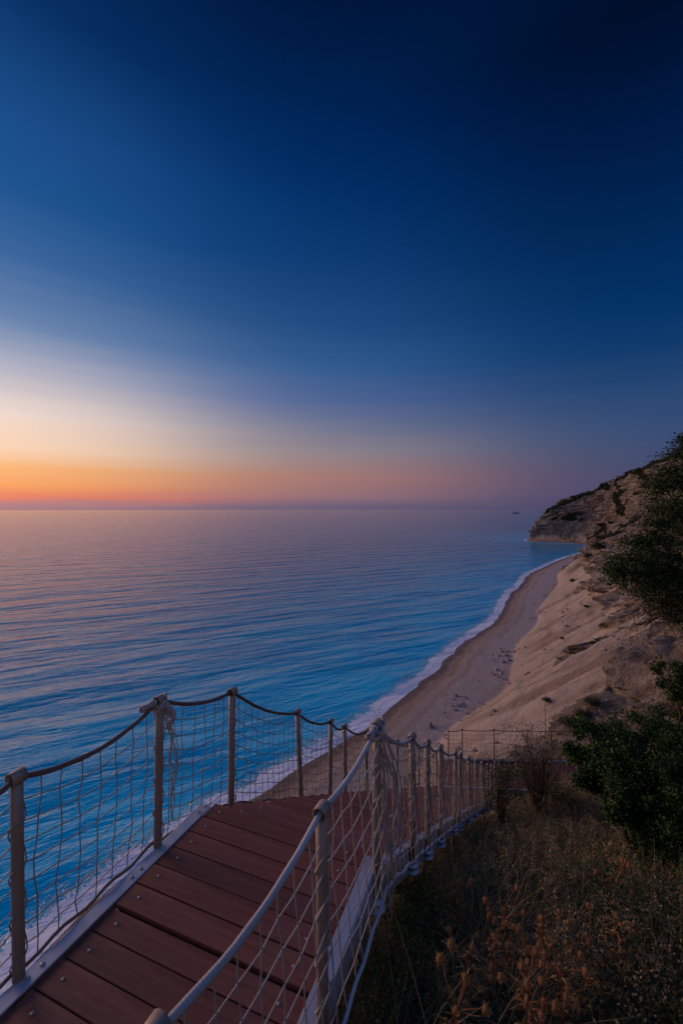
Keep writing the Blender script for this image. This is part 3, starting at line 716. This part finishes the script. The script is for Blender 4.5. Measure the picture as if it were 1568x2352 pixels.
# big evergreen bush on the right
b0 = Vector((3.75, 5.2, 0)); b0.z = gz(b0.x, b0.y)
top = CAMZ-2.50
def rel(px, py, Y, base): return tuple(at(px, py, Y)-base)
cl = [(rel(1500, 1745, 5.2, b0), (.62, .6, .42)), (rel(1400, 1760, 5.4, b0), (.42, .5, .40)), (rel(1445, 1715, 5.6, b0), (.40, .45, .30)), (rel(1360, 1725, 5.6, b0), (.30, .35, .24)), (rel(1555, 1725, 5.4, b0), (.5, .5, .38)), (rel(1600, 1800, 5.0, b0), (.6, .6, .6)), (rel(1530, 1860, 4.9, b0), (.55, .5, .4)), (rel(1640, 1700, 5.4, b0), (.55, .5, .5)), (rel(1490, 1800, 5.0, b0), (.5, .45, .34)), (rel(1390, 1800, 5.2, b0), (.30, .4, .22)), (rel(1580, 1930, 4.6, b0), (.4, .4, .3)), (rel(1620, 1900, 4.6, b0), (.6, .4, .5)), (rel(1495, 1890, 4.8, b0), (.36, .36, .26)), (rel(1450, 1830, 5.0, b0), (.30, .36, .22))]
shrub('evergreen_bush', b0, cl, 'large dark green evergreen bush on the slope right of the railing', 'bush', 105000, .034, M['leaf'], .5, stem_r=.04)
b1 = Vector((7.3, 9.4, 0)); b1.z = gz(b1.x, b1.y)
cl = [(rel(1545, 1570, 9.6, b1), (.35, .4, .5)), (rel(1590, 1580, 9.6, b1), (.6, .5, .6)), (rel(1595, 1650, 9.6, b1), (.5, .4, .45))]
shrub('evergreen_bush', b1, cl, 'dark bush at the right edge of the photo, between the tree and the large bush', 'bush', 9000, .06, M['tree_leaf'], .5, stem_r=.04)
# tree overhanging from the right
tb = Vector((11.0, 11.4, 0)); tb.z = gz(tb.x, tb.y)
tree = empty('evergreen_tree', tb, 'dark evergreen tree leaning in from the right edge above the cliff', 'tree')
tm = MB(); fork = Vector((10.3, 11.3, 0)); fork.z = CAMZ-2.2
trp = branch_path(tb-Vector((0, 0, .3)), fork, 9, .06); tm.tube([tuple(v-tb) for v in trp], list(np.linspace(.20, .13, 9)), 10)
clumps = [(1450, 1290, 11, .62), (1432, 1318, 10.8, .38), (1500, 1270, 11.3, .72), (1480, 1340, 11, .55), (1512, 1215, 11.5, .50), (1540, 1165, 11.5, .55), (1520, 1110, 11.6, .42), (1550, 1095, 11.6, .55), (1562, 1040, 11.6, .33), (1545, 1330, 11.2, .8), (1540, 1395, 11.2, .5), (1590, 1200, 12, 1.1), (1605, 1340, 12, 1.0), (1630, 1080, 12, 1.0), (1590, 1430, 11.5, .5), (1700, 1200, 12, 1.5), (1680, 1350, 12, 1.3), (1410, 1300, 10.9, .22), (1568, 1012, 11.6, .16), (1470, 1250, 11.2, .3)]
PP, TT = [], []; br = MB()
for (px, py, Y, r) in clumps:
    c = at(px, py, Y); tm.tube([tuple(v-tb) for v in branch_path(fork, c, 8, .12)], list(np.linspace(.065, .018, 8)), 6)
    r *= .96; ncl = int(28*(r/.5)**2)+9
    for _ in range(ncl):
        d = Vector(rand_dirs(1)[0]); e = c+d*r*(.35+.75*random.random()**.7)*(1+.35*noise.noise(d*2+c)); e.z = c.z+(e.z-c.z)*.72
        if random.random() < .6: tm.tube([tuple(v-tb) for v in branch_path(c, e, 4, .2)], [.011, .008, .006, .004], 4)
        k = 50; sc = .095*random.uniform(.7, 1.5); PP.append(rng.normal(size=(k, 3))*np.array([sc, sc, sc*.6])+np.array(tuple(e-tb))); TT.append(np.clip(rng.normal(.38+.3*random.uniform(-1, 1), .2, k), 0, 1))
V, t = leaves(np.concatenate(PP), .062, .5, np.concatenate(TT)); quads('crown', V, t, M['tree_leaf'], tree)
# bare twigs under the crown
for _ in range(60):
    s = at(random.uniform(1470, 1590), random.uniform(1370, 1430), 11.2); e = at(random.uniform(1425, 1600), random.uniform(1400, 1500), 11+random.uniform(-.4, .4))
    tm.tube([tuple(v-tb) for v in branch_path(s, e, 6, .25)], list(np.linspace(.012, .003, 6)), 4)
tm.build('trunk', M['bark'], tree)
# dry shrub by the landing
def twiggy(name, loc, h, w, label, cat, nst, leafn, mat, lsize=.03, group=None, lean=(0, 0), depth=2, r0=.012):
    root = empty(name, loc, label, cat, group); st = MB(); PP = []
    for _ in range(nst):
        a = random.random()*6.28; rr_ = w*random.random()**.6
        e = Vector((math.cos(a)*rr_+lean[0], math.sin(a)*rr_+lean[1], h*random.uniform(.55, 1.0)))
        pth = branch_path(Vector((random.uniform(-.04, .04), random.uniform(-.04, .04), -.05)), e, 7, .15)
        st.tube([tuple(v) for v in pth], list(np.linspace(r0, r0*.25, 7)), 4, tint=random.random()); PP.append(V3(e))
        for _ in range(6):
            k = random.randint(2, 6); e2 = pth[k]+Vector((random.gauss(0, 1), random.gauss(0, 1), random.gauss(.5, .7)))*h*.16
            st.tube([tuple(v) for v in branch_path(pth[k], e2, 4, .2)], list(np.linspace(r0*.35, r0*.15, 4)), 3, tint=random.random()); PP.append(V3(e2))
    P = np.array(PP); Q = P[rng.integers(0, len(P), leafn)]+rng.normal(size=(leafn, 3))*h*.055
    V, t = leaves(Q, lsize, .5); quads('foliage', V, t, mat, root); st.build('stem', M['bark'], root); return root
g = on_ground(1225, 1800); 
def top_h(px, py, base):  # height so the plant tops out at this line of sight
    return CAMZ+ray(px, py).z*base.y-base.z
sh = Vector((4.55, 9.9, 0)); sh.z = gz(4.55, 9.9)
twiggy('dry_shrub', sh, top_h(1235, 1690, sh), .5, 'dry brown twiggy shrub standing in front of the lower landing', 'shrub', 42, 3400, M['herb'], .036)
g = Vector((3.62, 9.6, 0)); g.z = gz(g.x, g.y); twiggy('small_shrub', g, top_h(1150, 1745, g), .22, 'small upright green shrub at the end of the hillside railing', 'shrub', 24, 2600, M['leaf'], .04)
g = Vector((3.1, 6.5, 0)); g.z = gz(g.x, g.y)
# tall bare stalk
sk_ = Vector((4.35, 9.1, 0)); sk_.z = gz(*sk_.xy); hh = top_h(1252, 1592, sk_); mb = MB(); rootk = empty('tall_stalk', sk_, 'thin tall leafless stalk rising above the dry shrub against the sand', 'plant')
mb.tube([(.0, 0, -.1), (.01, 0, hh*.4), (-.01, 0, hh*.7), (.0, 0, hh)], [.011, .009, .006, .003], 5)
for i in range(15):
    z = hh*(.45+.035*i); a = i*2.4; mb.tube([(0, 0, z), (.05*math.cos(a), .05*math.sin(a), z+.03), (.08*math.cos(a), .08*math.sin(a), z+.035)], [.004, .003, .005], 4)
mb.build('stem', M['bark'], rootk)

# ground cover
def scatter(n, amin, amax, nmin, nmax, power=1.0):
    a = amin+(amax-amin)*rng.random(n)**power; nn = nmin+(nmax-nmin)*rng.random(n)
    P = np.zeros((n, 3))
    for i in range(n):
        ai, ni = a[i], nn[i]; w = W3(ai, ni, 0); P[i] = (w.x, w.y, gz(w.x, w.y))
    return P
def dist_size(P): return np.hypot(P[:, 0], P[:, 1])
# tufts of dry grass
T = scatter(9500, .2, 15.5, -.75, 8.0); clmp = np.array([noise.noise(Vector((p[0]*.9, p[1]*.9, 3))) for p in T])
ok = clmp > -.22+.35*rng.random(len(T))-.2; T = T[ok]; clmp = clmp[ok]
k = 11; P = np.repeat(T, k, 0)+rng.normal(size=(len(T)*k, 3))*np.array([.05, .05, 0]); H = np.repeat((.14+.34*rng.random(len(T))**1.5)*np.array([.8+1.1*max(0, noise.noise(Vector((p[0]*1.7, p[1]*1.7, 31)))) for p in T]), k)*(.5+.7*rng.random(len(P)))
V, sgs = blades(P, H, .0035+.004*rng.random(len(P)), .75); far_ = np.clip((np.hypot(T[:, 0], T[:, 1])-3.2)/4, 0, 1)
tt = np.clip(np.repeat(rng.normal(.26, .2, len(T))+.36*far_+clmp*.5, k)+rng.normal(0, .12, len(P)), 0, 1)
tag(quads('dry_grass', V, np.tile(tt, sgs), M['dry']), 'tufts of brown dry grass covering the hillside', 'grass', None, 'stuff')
# feathery seed heads, mostly around the middle of the slope
T = scatter(5200, 2.5, 14.5, -.5, 6.0); cl_ = np.array([noise.noise(Vector((p[0]*.7, p[1]*.7, 8))) for p in T]); T = T[cl_ > -.05]
H = .28+.28*rng.random(len(T)); az_ = rng.random(len(T))*6.28; V1, s1 = blades(T, H, np.full(len(T), .004), .7, 4, .6, az_)
d = np.stack([np.cos(az_), np.sin(az_), np.zeros(len(T))], 1); k = 26; hd = np.repeat(T+np.array([0, 0, 1.])*(H*.80)[:, None]+d*(H*.28)[:, None], k, 0)+np.repeat(d, k, 0)*(rng.random((len(T)*k, 1))*.09)+np.array([0, 0, -1.])*rng.random((len(T)*k, 1))*.07+rng.normal(size=(len(T)*k, 3))*.009
V2, t2 = leaves(hd, .020, .35, np.clip(rng.normal(.62, .16, len(hd)), 0, 1))
tag(quads('seeding_grass', np.concatenate([V1, V2]), np.concatenate([np.full(len(V1), .5), t2]), M['dry']), 'feathery tan seed heads of wild grass on the slope', 'grass', None, 'stuff')
# low grey-green herbs
T = scatter(6000, -.4, 15, -1.25, 8.0); k = 64
hs = .10+.27*rng.random(len(T))**1.6; q = rand_dirs(len(T)*k); q[:, 2] = np.abs(q[:, 2])*1.3; P = np.repeat(T, k, 0)+q*np.repeat(hs, k)[:, None]*(rng.random((len(T)*k, 1))**.4)
tt = np.clip(np.repeat(rng.normal(.24, .2, len(T))+.22*np.clip((np.hypot(T[:, 0], T[:, 1])-3)/5, 0, 1), k)+rng.normal(0, .18, len(P)), 0, 1); V1, t1 = leaves(P, .024, .42, tt)
sp = T[rng.integers(0, len(T), 9000)]+rng.normal(size=(9000, 3))*np.array([.1, .1, 0]); V2, s2 = blades(sp, .14+.22*rng.random(9000), np.full(9000, .0035), 1.0, 2)
tag(quads('low_herbs', np.concatenate([V1, V2]), np.concatenate([t1, np.full(len(V2), .75)]), M['herb']), 'low dark herbs and twigs carpeting the hillside', 'ground cover', None, 'stuff')
# dry thistles : each a plant of its own
def thistle(loc, h, label, big=1.0, nb=5):
    root = empty('dry_thistle', loc, label, 'thistle', 'dry thistles in the foreground'); st = MB(); hd_ = MB(); LV = []
    tips = [Vector((random.uniform(-.05, .05), random.uniform(-.05, .05), h))]
    main = branch_path(Vector((0, 0, -.03)), tips[0], 8, .08); st.tube([tuple(v) for v in main], list(np.linspace(.007, .004, 8)), 5, tint=.3)
    for i in range(nb):
        k = random.randint(3, 7); a = random.random()*6.28; e = main[k]+Vector((math.cos(a)*.13, math.sin(a)*.13, random.uniform(.02, .13)))*big; st.tube([tuple(v) for v in branch_path(main[k], e, 5, .15)], list(np.linspace(.004, .0025, 5)), 4, tint=.4); tips.append(e)
    for e in tips:
        r = random.uniform(.014, .022)*big; n = 40; hd_ = MB()
        hd_.tube([tuple(e+Vector((0, 0, z*r))) for z in (-1, -.6, 0, .6, 1.1)], [r*.4, r*.9, r, r*.8, r*.3], 8, tint=.5)
        for d in rand_dirs(n):
            d = Vector(d)+Vector((0, 0, .3)); d.normalize(); w = d.orthogonal().normalized()*r*.17; L_ = r*random.uniform(1.3, 2.0)
            hd_.add([e+w, e-w, e+d*L_], [(0, 1, 2)], [.3, .3, 1.])
        hd_.build('flower_head', M['thistle'], root, sm=False)
    Vs = []
    for k in range(2, 8):                      # curled spiny leaves
        for _ in range(8):
            a = random.random()*6.28; d = np.array([math.cos(a), math.sin(a), random.uniform(.1, .9)]); w = np.array([-math.sin(a), math.cos(a), random.uniform(-.4, .4)])
            L_ = random.uniform(.05, .13)*big; o = V3(main[k-1]); pts = [o+d*L_*t+np.array([0, 0, -.5*L_*t*t+.06*L_*math.sin(7*t)]) for t in np.linspace(0, 1, 6)]
            for j in range(5):
                w0 = .0055*big*(1-j/5)*(1 if j % 2 else 2.1); w1 = .0055*big*(1-(j+1)/5)*(1 if (j+1) % 2 else 2.1)
                Vs.append([pts[j]-w*w0, pts[j]+w*w0, pts[j+1]+w*w1, pts[j+1]-w*w1])
    quads('foliage', np.array(Vs), rng.random(len(Vs)), M['thistle'], root)
    st.build('stem', M['thistle'], root); return root
TH_ = [(1035, 2020, .40, 1.25, 'dry orange thistle with a round spiny head nearest the foot of the railing post'),
 (1068, 2190, .36, 1.5, 'fat golden-brown thistle low in the foreground, left of the other thistles'),
 (1120, 2140, .42, 1.1, 'upright rusty thistle just right of the fat golden-brown one'),
 (1175, 2110, .42, 1.2, 'rusty branching thistle in the middle of the foreground cluster'),
 (1215, 2195, .36, 1.2, 'low rust-red thistle at the centre bottom of the foreground cluster'),
 (1255, 2100, .45, 1.0, 'slender thistle with small heads behind the foreground cluster'),
 (1300, 2230, .34, 1.2, 'low curled brown thistle near the bottom edge of the photo'),
 (1345, 2150, .42, 1.1, 'branching ochre thistle right of the foreground cluster'),
 (1400, 2020, .48, 1.2, 'tall pale orange thistle, upper right of the foreground thistles'),
 (1430, 2110, .42, 1.1, 'rightmost orange thistle, below the tall pale orange one'),
 (1210, 2290, .30, 1.3, 'broad brown thistle at the very bottom edge'),
 (1050, 2320, .30, 1.4, 'yellow-brown thistle head in the bottom left corner of the slope'),
 (970, 1950, .30, .9, 'small reddish thistle beside the base flange of the railing'),
 (1330, 1770, .35, .9, 'small rusty plant below the large evergreen bush'),
 (1500, 1790, .30, 1.2, 'orange-leaved dry plant at the lower right of the evergreen bush')]
for (px, py, h, bg, lab) in TH_:
    g = on_ground(px, py, h)
    if g is not None: thistle(g, h, lab, bg*.72, 8)
LS = [(905, 2010, .22, .20, 'low dark green herb shrub hugging the foot of the railing near the rope hank'), (960, 2080, .26, .24, 'grey-green low shrub left of the thistles, below the railing'),
 (1010, 1900, .30, .22, 'small olive shrub beside the middle railing posts'), (1130, 1930, .32, .30, 'rounded olive shrub in the middle of the grassy slope'), (1310, 1930, .34, .34, 'greenish shrub on the slope below the large bush'),
 (1470, 2060, .36, .36, 'dark green low shrub near the right edge, beside the pale orange thistle'), (1530, 2230, .36, .36, 'dark green shrub in the bottom right corner'), (930, 2230, .24, .26, 'dark leafy shrub at the bottom, closest to the railing'),
 (1180, 1830, .32, .26, 'tan-green shrub just in front of the lower landing'), (1080, 1800, .30, .2, 'small dark shrub growing against the far end of the railing'), (1290, 1810, .4, .36, 'tan shrub between the dry shrub and the large evergreen bush'), (1390, 1930, .34, .3, 'yellow-green shrub under the left edge of the large bush')]
for k_, (px, py, h, w_, lab) in enumerate(LS):
    g = on_ground(px, py, h*.9)
    if g is not None: twiggy('low_shrub', g, h*1.15, w_*1.45, lab, 'shrub', 44, 3000, M['leaf'] if k_ % 3 else M['herb'], .020, r0=.006)
g = on_ground(1258, 1738+20, .3)
if g is not None:
    r_ = empty('orange_flower', g, 'single round orange flower on the slope below the dry shrub', 'flower'); mb = MB(); mb.tube([(0, 0, 0), (.01, 0, .15), (0, 0, .29)], .004, 4); mb.build('stem', M['bark'], r_)
    mb = MB(); mb.tube([(0, 0, .27), (0, 0, .285), (0, 0, .31), (0, 0, .335), (0, 0, .345)], [.02, .045, .052, .04, .012], 12)
    for d in rand_dirs(60):
        d = Vector(d); w = d.orthogonal().normalized()*.008; c = Vector((0, 0, .31)); mb.add([c+d*.03+w, c+d*.03-w, c+d*.062], [(0, 1, 2)])
    mb.build('bloom', M['flower'], r_)

# ------------------------------------------------------------------ growth and rocks on the far slopes
def clumpmesh(n, sz, mat, nm):
    q = rand_dirs(n); q[:, 2] = np.abs(q[:, 2])*.9; P = q*(.55+.45*rng.random((n, 1)))*(1+.25*np.sin(q[:, :1]*5+q[:, 1:2]*4)); return leaves(P, sz, .6)
flatG = GX.reshape(-1, 3); fv = AV.ravel(); fr = AR.ravel(); fu = AU.ravel()
NXY = np.hypot(flatG[:, 0], flatG[:, 1])
area = np.ones(len(flatG)); cand = np.nonzero((fv > .45) & (flatG[:, 1] > 120) & (flatG[:, 2] > 8))[0]
vis = flatG[cand]; ang = vis[:, 0]/vis[:, 1]; cand = cand[(ang < .95)]
pick = rng.choice(cand, min(5200, len(cand)), replace=False)
base = [clumpmesh(46, .55, None, '') for _ in range(4)]
pick = np.concatenate([pick, rng.choice(np.nonzero((fr > .6) & (flatG[:, 1] > 110) & (flatG[:, 2] > 8) & (flatG[:, 0]/np.maximum(flatG[:, 1], 1) < .95))[0], 1700, replace=False)])
VV, TV = [], []
for p in pick:
    D_ = NXY[p]; s = random.uniform(.7, 1.9)*(1 if D_ < 400 else 1.5)*(1.3 if fu[p] > .9 else 1)*(1 if fv[p] > .45 else .45); b, t = base[random.randint(0, 3)]
    a = random.random()*6.28; R_ = np.array([[math.cos(a), -math.sin(a), 0], [math.sin(a), math.cos(a), 0], [0, 0, random.uniform(.7, 1.2)]])
    VV.append((b@R_.T)*s+flatG[p]+np.array([0, 0, .1*s])); TV.append(np.clip(t*.6+random.uniform(-.1, .4), 0, 1))
tag(quads('hillside_scrub', np.concatenate(VV), np.concatenate(TV), M['scrub_leaf']), 'dark green scrub growing over the cliffs and the headland ridge', 'scrub', None, 'stuff')
# shrubs one can tell apart
SH = [(1315, 1337, 3.2, 'small round green shrub at the base of the rocky spur above the beach'), (1290, 1690, .0, ''), (1255, 1612, 1.3, 'small tuft on the sand slope above the tall bare stalk'),
 (1375, 1262, 8.0, 'wide flat-topped pine-like shrub on the spur where the beach ends'), (1352, 1282, 5.5, 'dark shrub just below the flat-topped one at the end of the beach'),
 (1308, 1668, 2.2, 'dark green shrub on the sand just left of the large evergreen bush'), (1340, 1648, 1.8, 'low shrub under the rock outcrop, behind the large evergreen bush'), (1360, 1620, 1.8, 'olive tuft at the foot of the reddish rock outcrop'),
 (1318, 1492, 1.4, 'little dark bush in the middle of the sand slope'), (1290, 1468, 1.1, 'tiny tuft on the upper middle sand slope'), (1362, 1480, 1.3, 'little bush on the sand slope left of the rock outcrop'), (1400, 1345, 1.8, 'small green bush on the slope left of the tree'),
 (1345, 1395, 1.5, 'low bush on the ridge line of the talus fan'), (1390, 1440, 1.3, 'small rounded tuft on the slope under the tree twigs')]
def small_shrub(loc, s, label):
    root = empty('slope_shrub', loc, label, 'shrub', 'shrubs scattered on the sand slope'); n = 900
    q = rand_dirs(n); q[:, 2] = np.abs(q[:, 2])*.8; P = q*(.4+.6*rng.random((n, 1)))*s*(1+.3*np.sin(q[:, :1]*4+s*3)*np.cos(q[:, 1:2]*5)); P[:, 2] += .15*s
    V, t = leaves(P, .16*s, .55); quads('foliage', V, t, M['scrub_leaf'], root)
    mb = MB()
    for i in range(5):
        a = i*1.3; mb.tube([(0, 0, -.2*s), (.2*s*math.cos(a), .2*s*math.sin(a), .25*s), (.5*s*math.cos(a), .5*s*math.sin(a), .55*s)], [.05*s, .035*s, .02*s], 5)
    mb.build('stem', M['bark'], root)
for px, py, s, lab in SH:
    if not lab: continue
    h = hit_coast(px, py)
    if h: small_shrub(h, s, lab)
# loose rubble on the slopes
cr = np.nonzero((flatG[:, 1] > 90) & (flatG[:, 1] < 700) & (fu < .6) & (AB.ravel() > 20) & (flatG[:, 0]/np.maximum(flatG[:, 1], 1) < .9))[0]
wts = (fr[cr]*.6+.12+np.exp(-fu[cr]*30)*.25)*np.array([max(0, noise.noise(Vector(flatG[c]/15))+.15) for c in cr]); wts /= wts.sum()
pk = rng.choice(cr, 2600, replace=False, p=wts); mb = MB()
OCT = np.array([(1, 0, 0), (0, 1, 0), (-1, 0, 0), (0, -1, 0), (0, 0, .8), (0, 0, -.8), (.7, .7, .5), (-.6, .6, -.4)])
for c in pk:
    z_ = min(1.6, rng.exponential(.28)+.12); q_ = OCT*z_*(.6+.8*rng.random((8, 3)))
    mb.add(q_+flatG[c]+np.array([rng.normal()*.6, rng.normal()*.6, z_*.25]), [(0, 6, 4), (6, 1, 4), (1, 2, 4), (2, 3, 4), (3, 0, 4), (0, 5, 1, 6), (1, 5, 7), (1, 7, 2), (7, 5, 2), (2, 5, 3), (3, 5, 0)])
# boulders lying at the foot of the talus
def rockmat():
    m, nt, b = newmat('boulder_rock'); n = noise_n(nt, 1.5, 6, .65); L(nt, ramp(nt, n, [(.3, (.2, .14, .105, 1)), (.65, (.48, .37, .31, 1))]).outputs[0], b.inputs['Base Color']); b.inputs['Roughness'].default_value = .9; bump(nt, b, n, .4); return m
RM = rockmat()
tag(mb.build('loose_rubble', RM, sm=False), 'loose stones and rubble strewn over the sand slopes', 'rubble', None, 'stuff')
def boulder(loc, s, label, grp='boulders fallen onto the beach', name='boulder', k=0):
    mb = MB(); V = []; nu, nv = 14, 9
    for j in range(nv+1):
        for i in range(nu):
            th_ = math.pi*j/nv; ph = 2*math.pi*i/nu; d = Vector((math.sin(th_)*math.cos(ph), math.sin(th_)*math.sin(ph), math.cos(th_)))
            r = s*(1+.35*noise.noise(d*1.4+Vector((k*3.1, k, 0)))+.15*noise.noise(d*3.5+Vector((k, 0, 0)))); V.append((d.x*r, d.y*r*.8, d.z*r*.62))
    mb.add(V, [(j*nu+i, j*nu+(i+1) % nu, (j+1)*nu+(i+1) % nu, (j+1)*nu+i) for j in range(nv) for i in range(nu)])
    o = mb.build(name, RM, sm=False); o.location = loc+Vector((0, 0, s*.2)); o.rotation_euler = (random.uniform(-.3, .3), random.uniform(-.3, .3), random.random()*6); tag(o, label, 'rock', grp)
BO = [(1152, 1498, 1.0), (1160, 1506, 1.4), (1146, 1507, .8), (1170, 1518, 1.3), (1156, 1522, 1.1), (1180, 1500, .7), (1130, 1505, .6), (1148, 1490, .6), (1165, 1497, .7), (1190, 1492, .8), (1205, 1487, .6),
      (1140, 1540, 1.1), (1150, 1547, .9), (1134, 1550, .8), (1143, 1556, .7), (1128, 1546, .5), (1152, 1560, .6), (1050, 1620, .7), (1058, 1618, .5), (1020, 1638, .45), (1024, 1646, .4), (1098, 1565, .45), (1084, 1584, .35)]
for i, (px, py, s) in enumerate(BO):
    h = hit_coast(px, py)
    if h:
        if i < 11: lab = 'pale boulder in the upper rock cluster on the beach below the sand slope'; gr = 'upper cluster of beach boulders'
        elif i < 17: lab = 'pale boulder in the lower rock cluster on the beach below the sand slope'; gr = 'lower cluster of beach boulders'
        else: lab = 'lone small stone lying on the open beach below the boulder clusters'; gr = 'lone stones on the open beach'
        boulder(h, s*1.1, lab, gr, k=i)
for i, (px, py, s) in enumerate([(1330, 1257, 2.2), (1344, 1262, 2.6), (1318, 1255, 1.6), (1322, 1275, 2.0), (1336, 1251, 1.8)]):
    h = hit_coast(px, py) or at(px, py, 950)
    boulder(Vector((h.x, h.y, max(.3, h.z))), s, 'dark rock in the shallow water of the cove below the headland', 'rocks in the cove below the headland', 'sea_rock', 40+i)

# ------------------------------------------------------------------ sky and light
SUNAZ = -math.radians(55)
w = bpy.data.worlds.new('World'); bpy.context.scene.world = w; w.use_nodes = True; nt = w.node_tree
bg = nt.nodes['Background']; tc = nt.nodes.new('ShaderNodeTexCoord')
nz = nt.nodes.new('ShaderNodeVectorMath'); nz.operation = 'NORMALIZE'; L(nt, tc.outputs['Generated'], nz.inputs[0])
sp = nt.nodes.new('ShaderNodeSeparateXYZ'); L(nt, nz.outputs[0], sp.inputs[0])
el = math_(nt, 'DIVIDE', math_(nt, 'ARCSINE', sp.outputs['Z']), math.radians(90), clamp=True)
stv = nt.nodes.new('ShaderNodeMapping'); L(nt, nz.outputs[0], stv.inputs[0]); stv.inputs['Scale'].default_value = (2.2, 2.2, 46)
stn = noise_n(nt, 1.0, 5, .6, stv.outputs[0])
el = math_(nt, 'ADD', el, math_(nt, 'MULTIPLY', math_(nt, 'SUBTRACT', stn, .5), .020), clamp=True)
hl = math_(nt, 'SQRT', math_(nt, 'ADD', math_(nt, 'MULTIPLY', sp.outputs['X'], sp.outputs['X']), math_(nt, 'MULTIPLY', sp.outputs['Y'], sp.outputs['Y'])))
dt = math_(nt, 'DIVIDE', math_(nt, 'ADD', math_(nt, 'MULTIPLY', sp.outputs['X'], math.sin(SUNAZ)), math_(nt, 'MULTIPLY', sp.outputs['Y'], math.cos(SUNAZ))), math_(nt, 'MAXIMUM', hl, .0001))
dl = math_(nt, 'ARCCOSINE', math_(nt, 'MINIMUM', math_(nt, 'MAXIMUM', dt, -1.), 1.))
def R60(lst, k=1.0): return ramp(nt, el, [(e/90, S(c, k)) for e, c in lst], 'LINEAR').outputs[0]
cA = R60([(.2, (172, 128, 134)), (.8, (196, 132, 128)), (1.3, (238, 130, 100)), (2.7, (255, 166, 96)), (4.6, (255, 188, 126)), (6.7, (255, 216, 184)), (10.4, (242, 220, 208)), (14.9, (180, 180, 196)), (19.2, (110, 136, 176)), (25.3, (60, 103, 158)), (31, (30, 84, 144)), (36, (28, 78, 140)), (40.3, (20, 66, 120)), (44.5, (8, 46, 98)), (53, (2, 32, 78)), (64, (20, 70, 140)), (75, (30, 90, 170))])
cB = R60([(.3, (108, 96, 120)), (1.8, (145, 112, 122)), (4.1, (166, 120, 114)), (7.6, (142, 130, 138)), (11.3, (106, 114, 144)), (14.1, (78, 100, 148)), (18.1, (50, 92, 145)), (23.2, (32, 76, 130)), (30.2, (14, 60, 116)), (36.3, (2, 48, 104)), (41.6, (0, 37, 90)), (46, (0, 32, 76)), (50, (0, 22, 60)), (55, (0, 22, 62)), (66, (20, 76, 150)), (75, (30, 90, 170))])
cC = R60([(.3, (68, 68, 102)), (2.2, (68, 70, 106)), (5.8, (58, 74, 110)), (9.3, (48, 74, 116)), (12.8, (34, 68, 113)), (17.2, (12, 56, 106)), (21.5, (0, 48, 100)), (25.5, (0, 42, 90)), (31, (0, 33, 77)), (36, (0, 25, 66)), (40.5, (0, 18, 51)), (44.4, (0, 12, 38)), (52, (0, 22, 60)), (62, (20, 76, 150)), (75, (30, 90, 170))])  # stops towards the zenith in these ramps are brightened to add blue fill
cD = R60([(.2, (150, 130, 135)), (5, (190, 150, 140)), (12, (170, 150, 155)), (25, (125, 130, 155)), (45, (70, 100, 150)), (70, (40, 90, 165))], 1.5)  # sky behind the camera, brightened as an added warm fill
cS = R60([(.2, (255, 150, 110)), (3, (255, 176, 112)), (10, (255, 236, 214)), (20, (96, 126, 174)), (35, (24, 76, 140)), (60, (30, 80, 150))], 2.0)  # sky nearest the sun, boosted outside the view to add light
acc = None; wsum = None
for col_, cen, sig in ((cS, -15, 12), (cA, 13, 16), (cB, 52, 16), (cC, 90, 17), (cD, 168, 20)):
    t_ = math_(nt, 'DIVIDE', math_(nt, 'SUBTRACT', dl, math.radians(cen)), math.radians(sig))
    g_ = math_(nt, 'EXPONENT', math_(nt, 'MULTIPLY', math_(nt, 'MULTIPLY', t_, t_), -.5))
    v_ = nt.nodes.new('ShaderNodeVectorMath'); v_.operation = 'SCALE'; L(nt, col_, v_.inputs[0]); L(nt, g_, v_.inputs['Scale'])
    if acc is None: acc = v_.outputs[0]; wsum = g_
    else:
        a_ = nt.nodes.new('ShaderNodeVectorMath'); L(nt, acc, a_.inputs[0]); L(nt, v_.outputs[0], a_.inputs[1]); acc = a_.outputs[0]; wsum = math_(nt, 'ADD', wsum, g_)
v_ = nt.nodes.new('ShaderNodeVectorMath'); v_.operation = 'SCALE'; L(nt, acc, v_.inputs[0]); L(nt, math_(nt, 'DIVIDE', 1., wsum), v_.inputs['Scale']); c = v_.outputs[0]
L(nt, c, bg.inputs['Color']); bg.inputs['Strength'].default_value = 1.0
sd = bpy.data.lights.new('afterglow', 'SUN'); sd.energy = 1.7; sd.angle = math.radians(33); sd.color = (1.0, .66, .50)
so = bpy.data.objects.new('afterglow', sd); C.objects.link(so)
sunel = math.radians(14); LAZ = -math.radians(61); sv = Vector((math.sin(LAZ)*math.cos(sunel), math.cos(LAZ)*math.cos(sunel), math.sin(sunel)))
so.rotation_euler = sv.to_track_quat('Z', 'Y').to_euler()

# ------------------------------------------------------------------ camera
cd = bpy.data.cameras.new('camera'); cam = bpy.data.objects.new('camera', cd); C.objects.link(cam); bpy.context.scene.camera = cam
cam.location = (0, 0, CAMZ); cam.rotation_euler = (math.radians(90), 0, 0)
cd.sensor_fit = 'HORIZONTAL'; cd.sensor_width = 24; cd.lens = 24*F/1568; cd.shift_y = -(1176-HOR)/1568
cd.clip_start = .05; cd.clip_end = 200000
cd.dof.use_dof = True; cd.dof.focus_distance = 7; cd.dof.aperture_fstop = 4.0
sc = bpy.context.scene
sc.view_settings.view_transform = 'Standard'; sc.view_settings.look = 'None'; sc.view_settings.exposure = 0; sc.view_settings.gamma = 1
sc.cycles.max_bounces = 6; sc.cycles.use_denoising = True
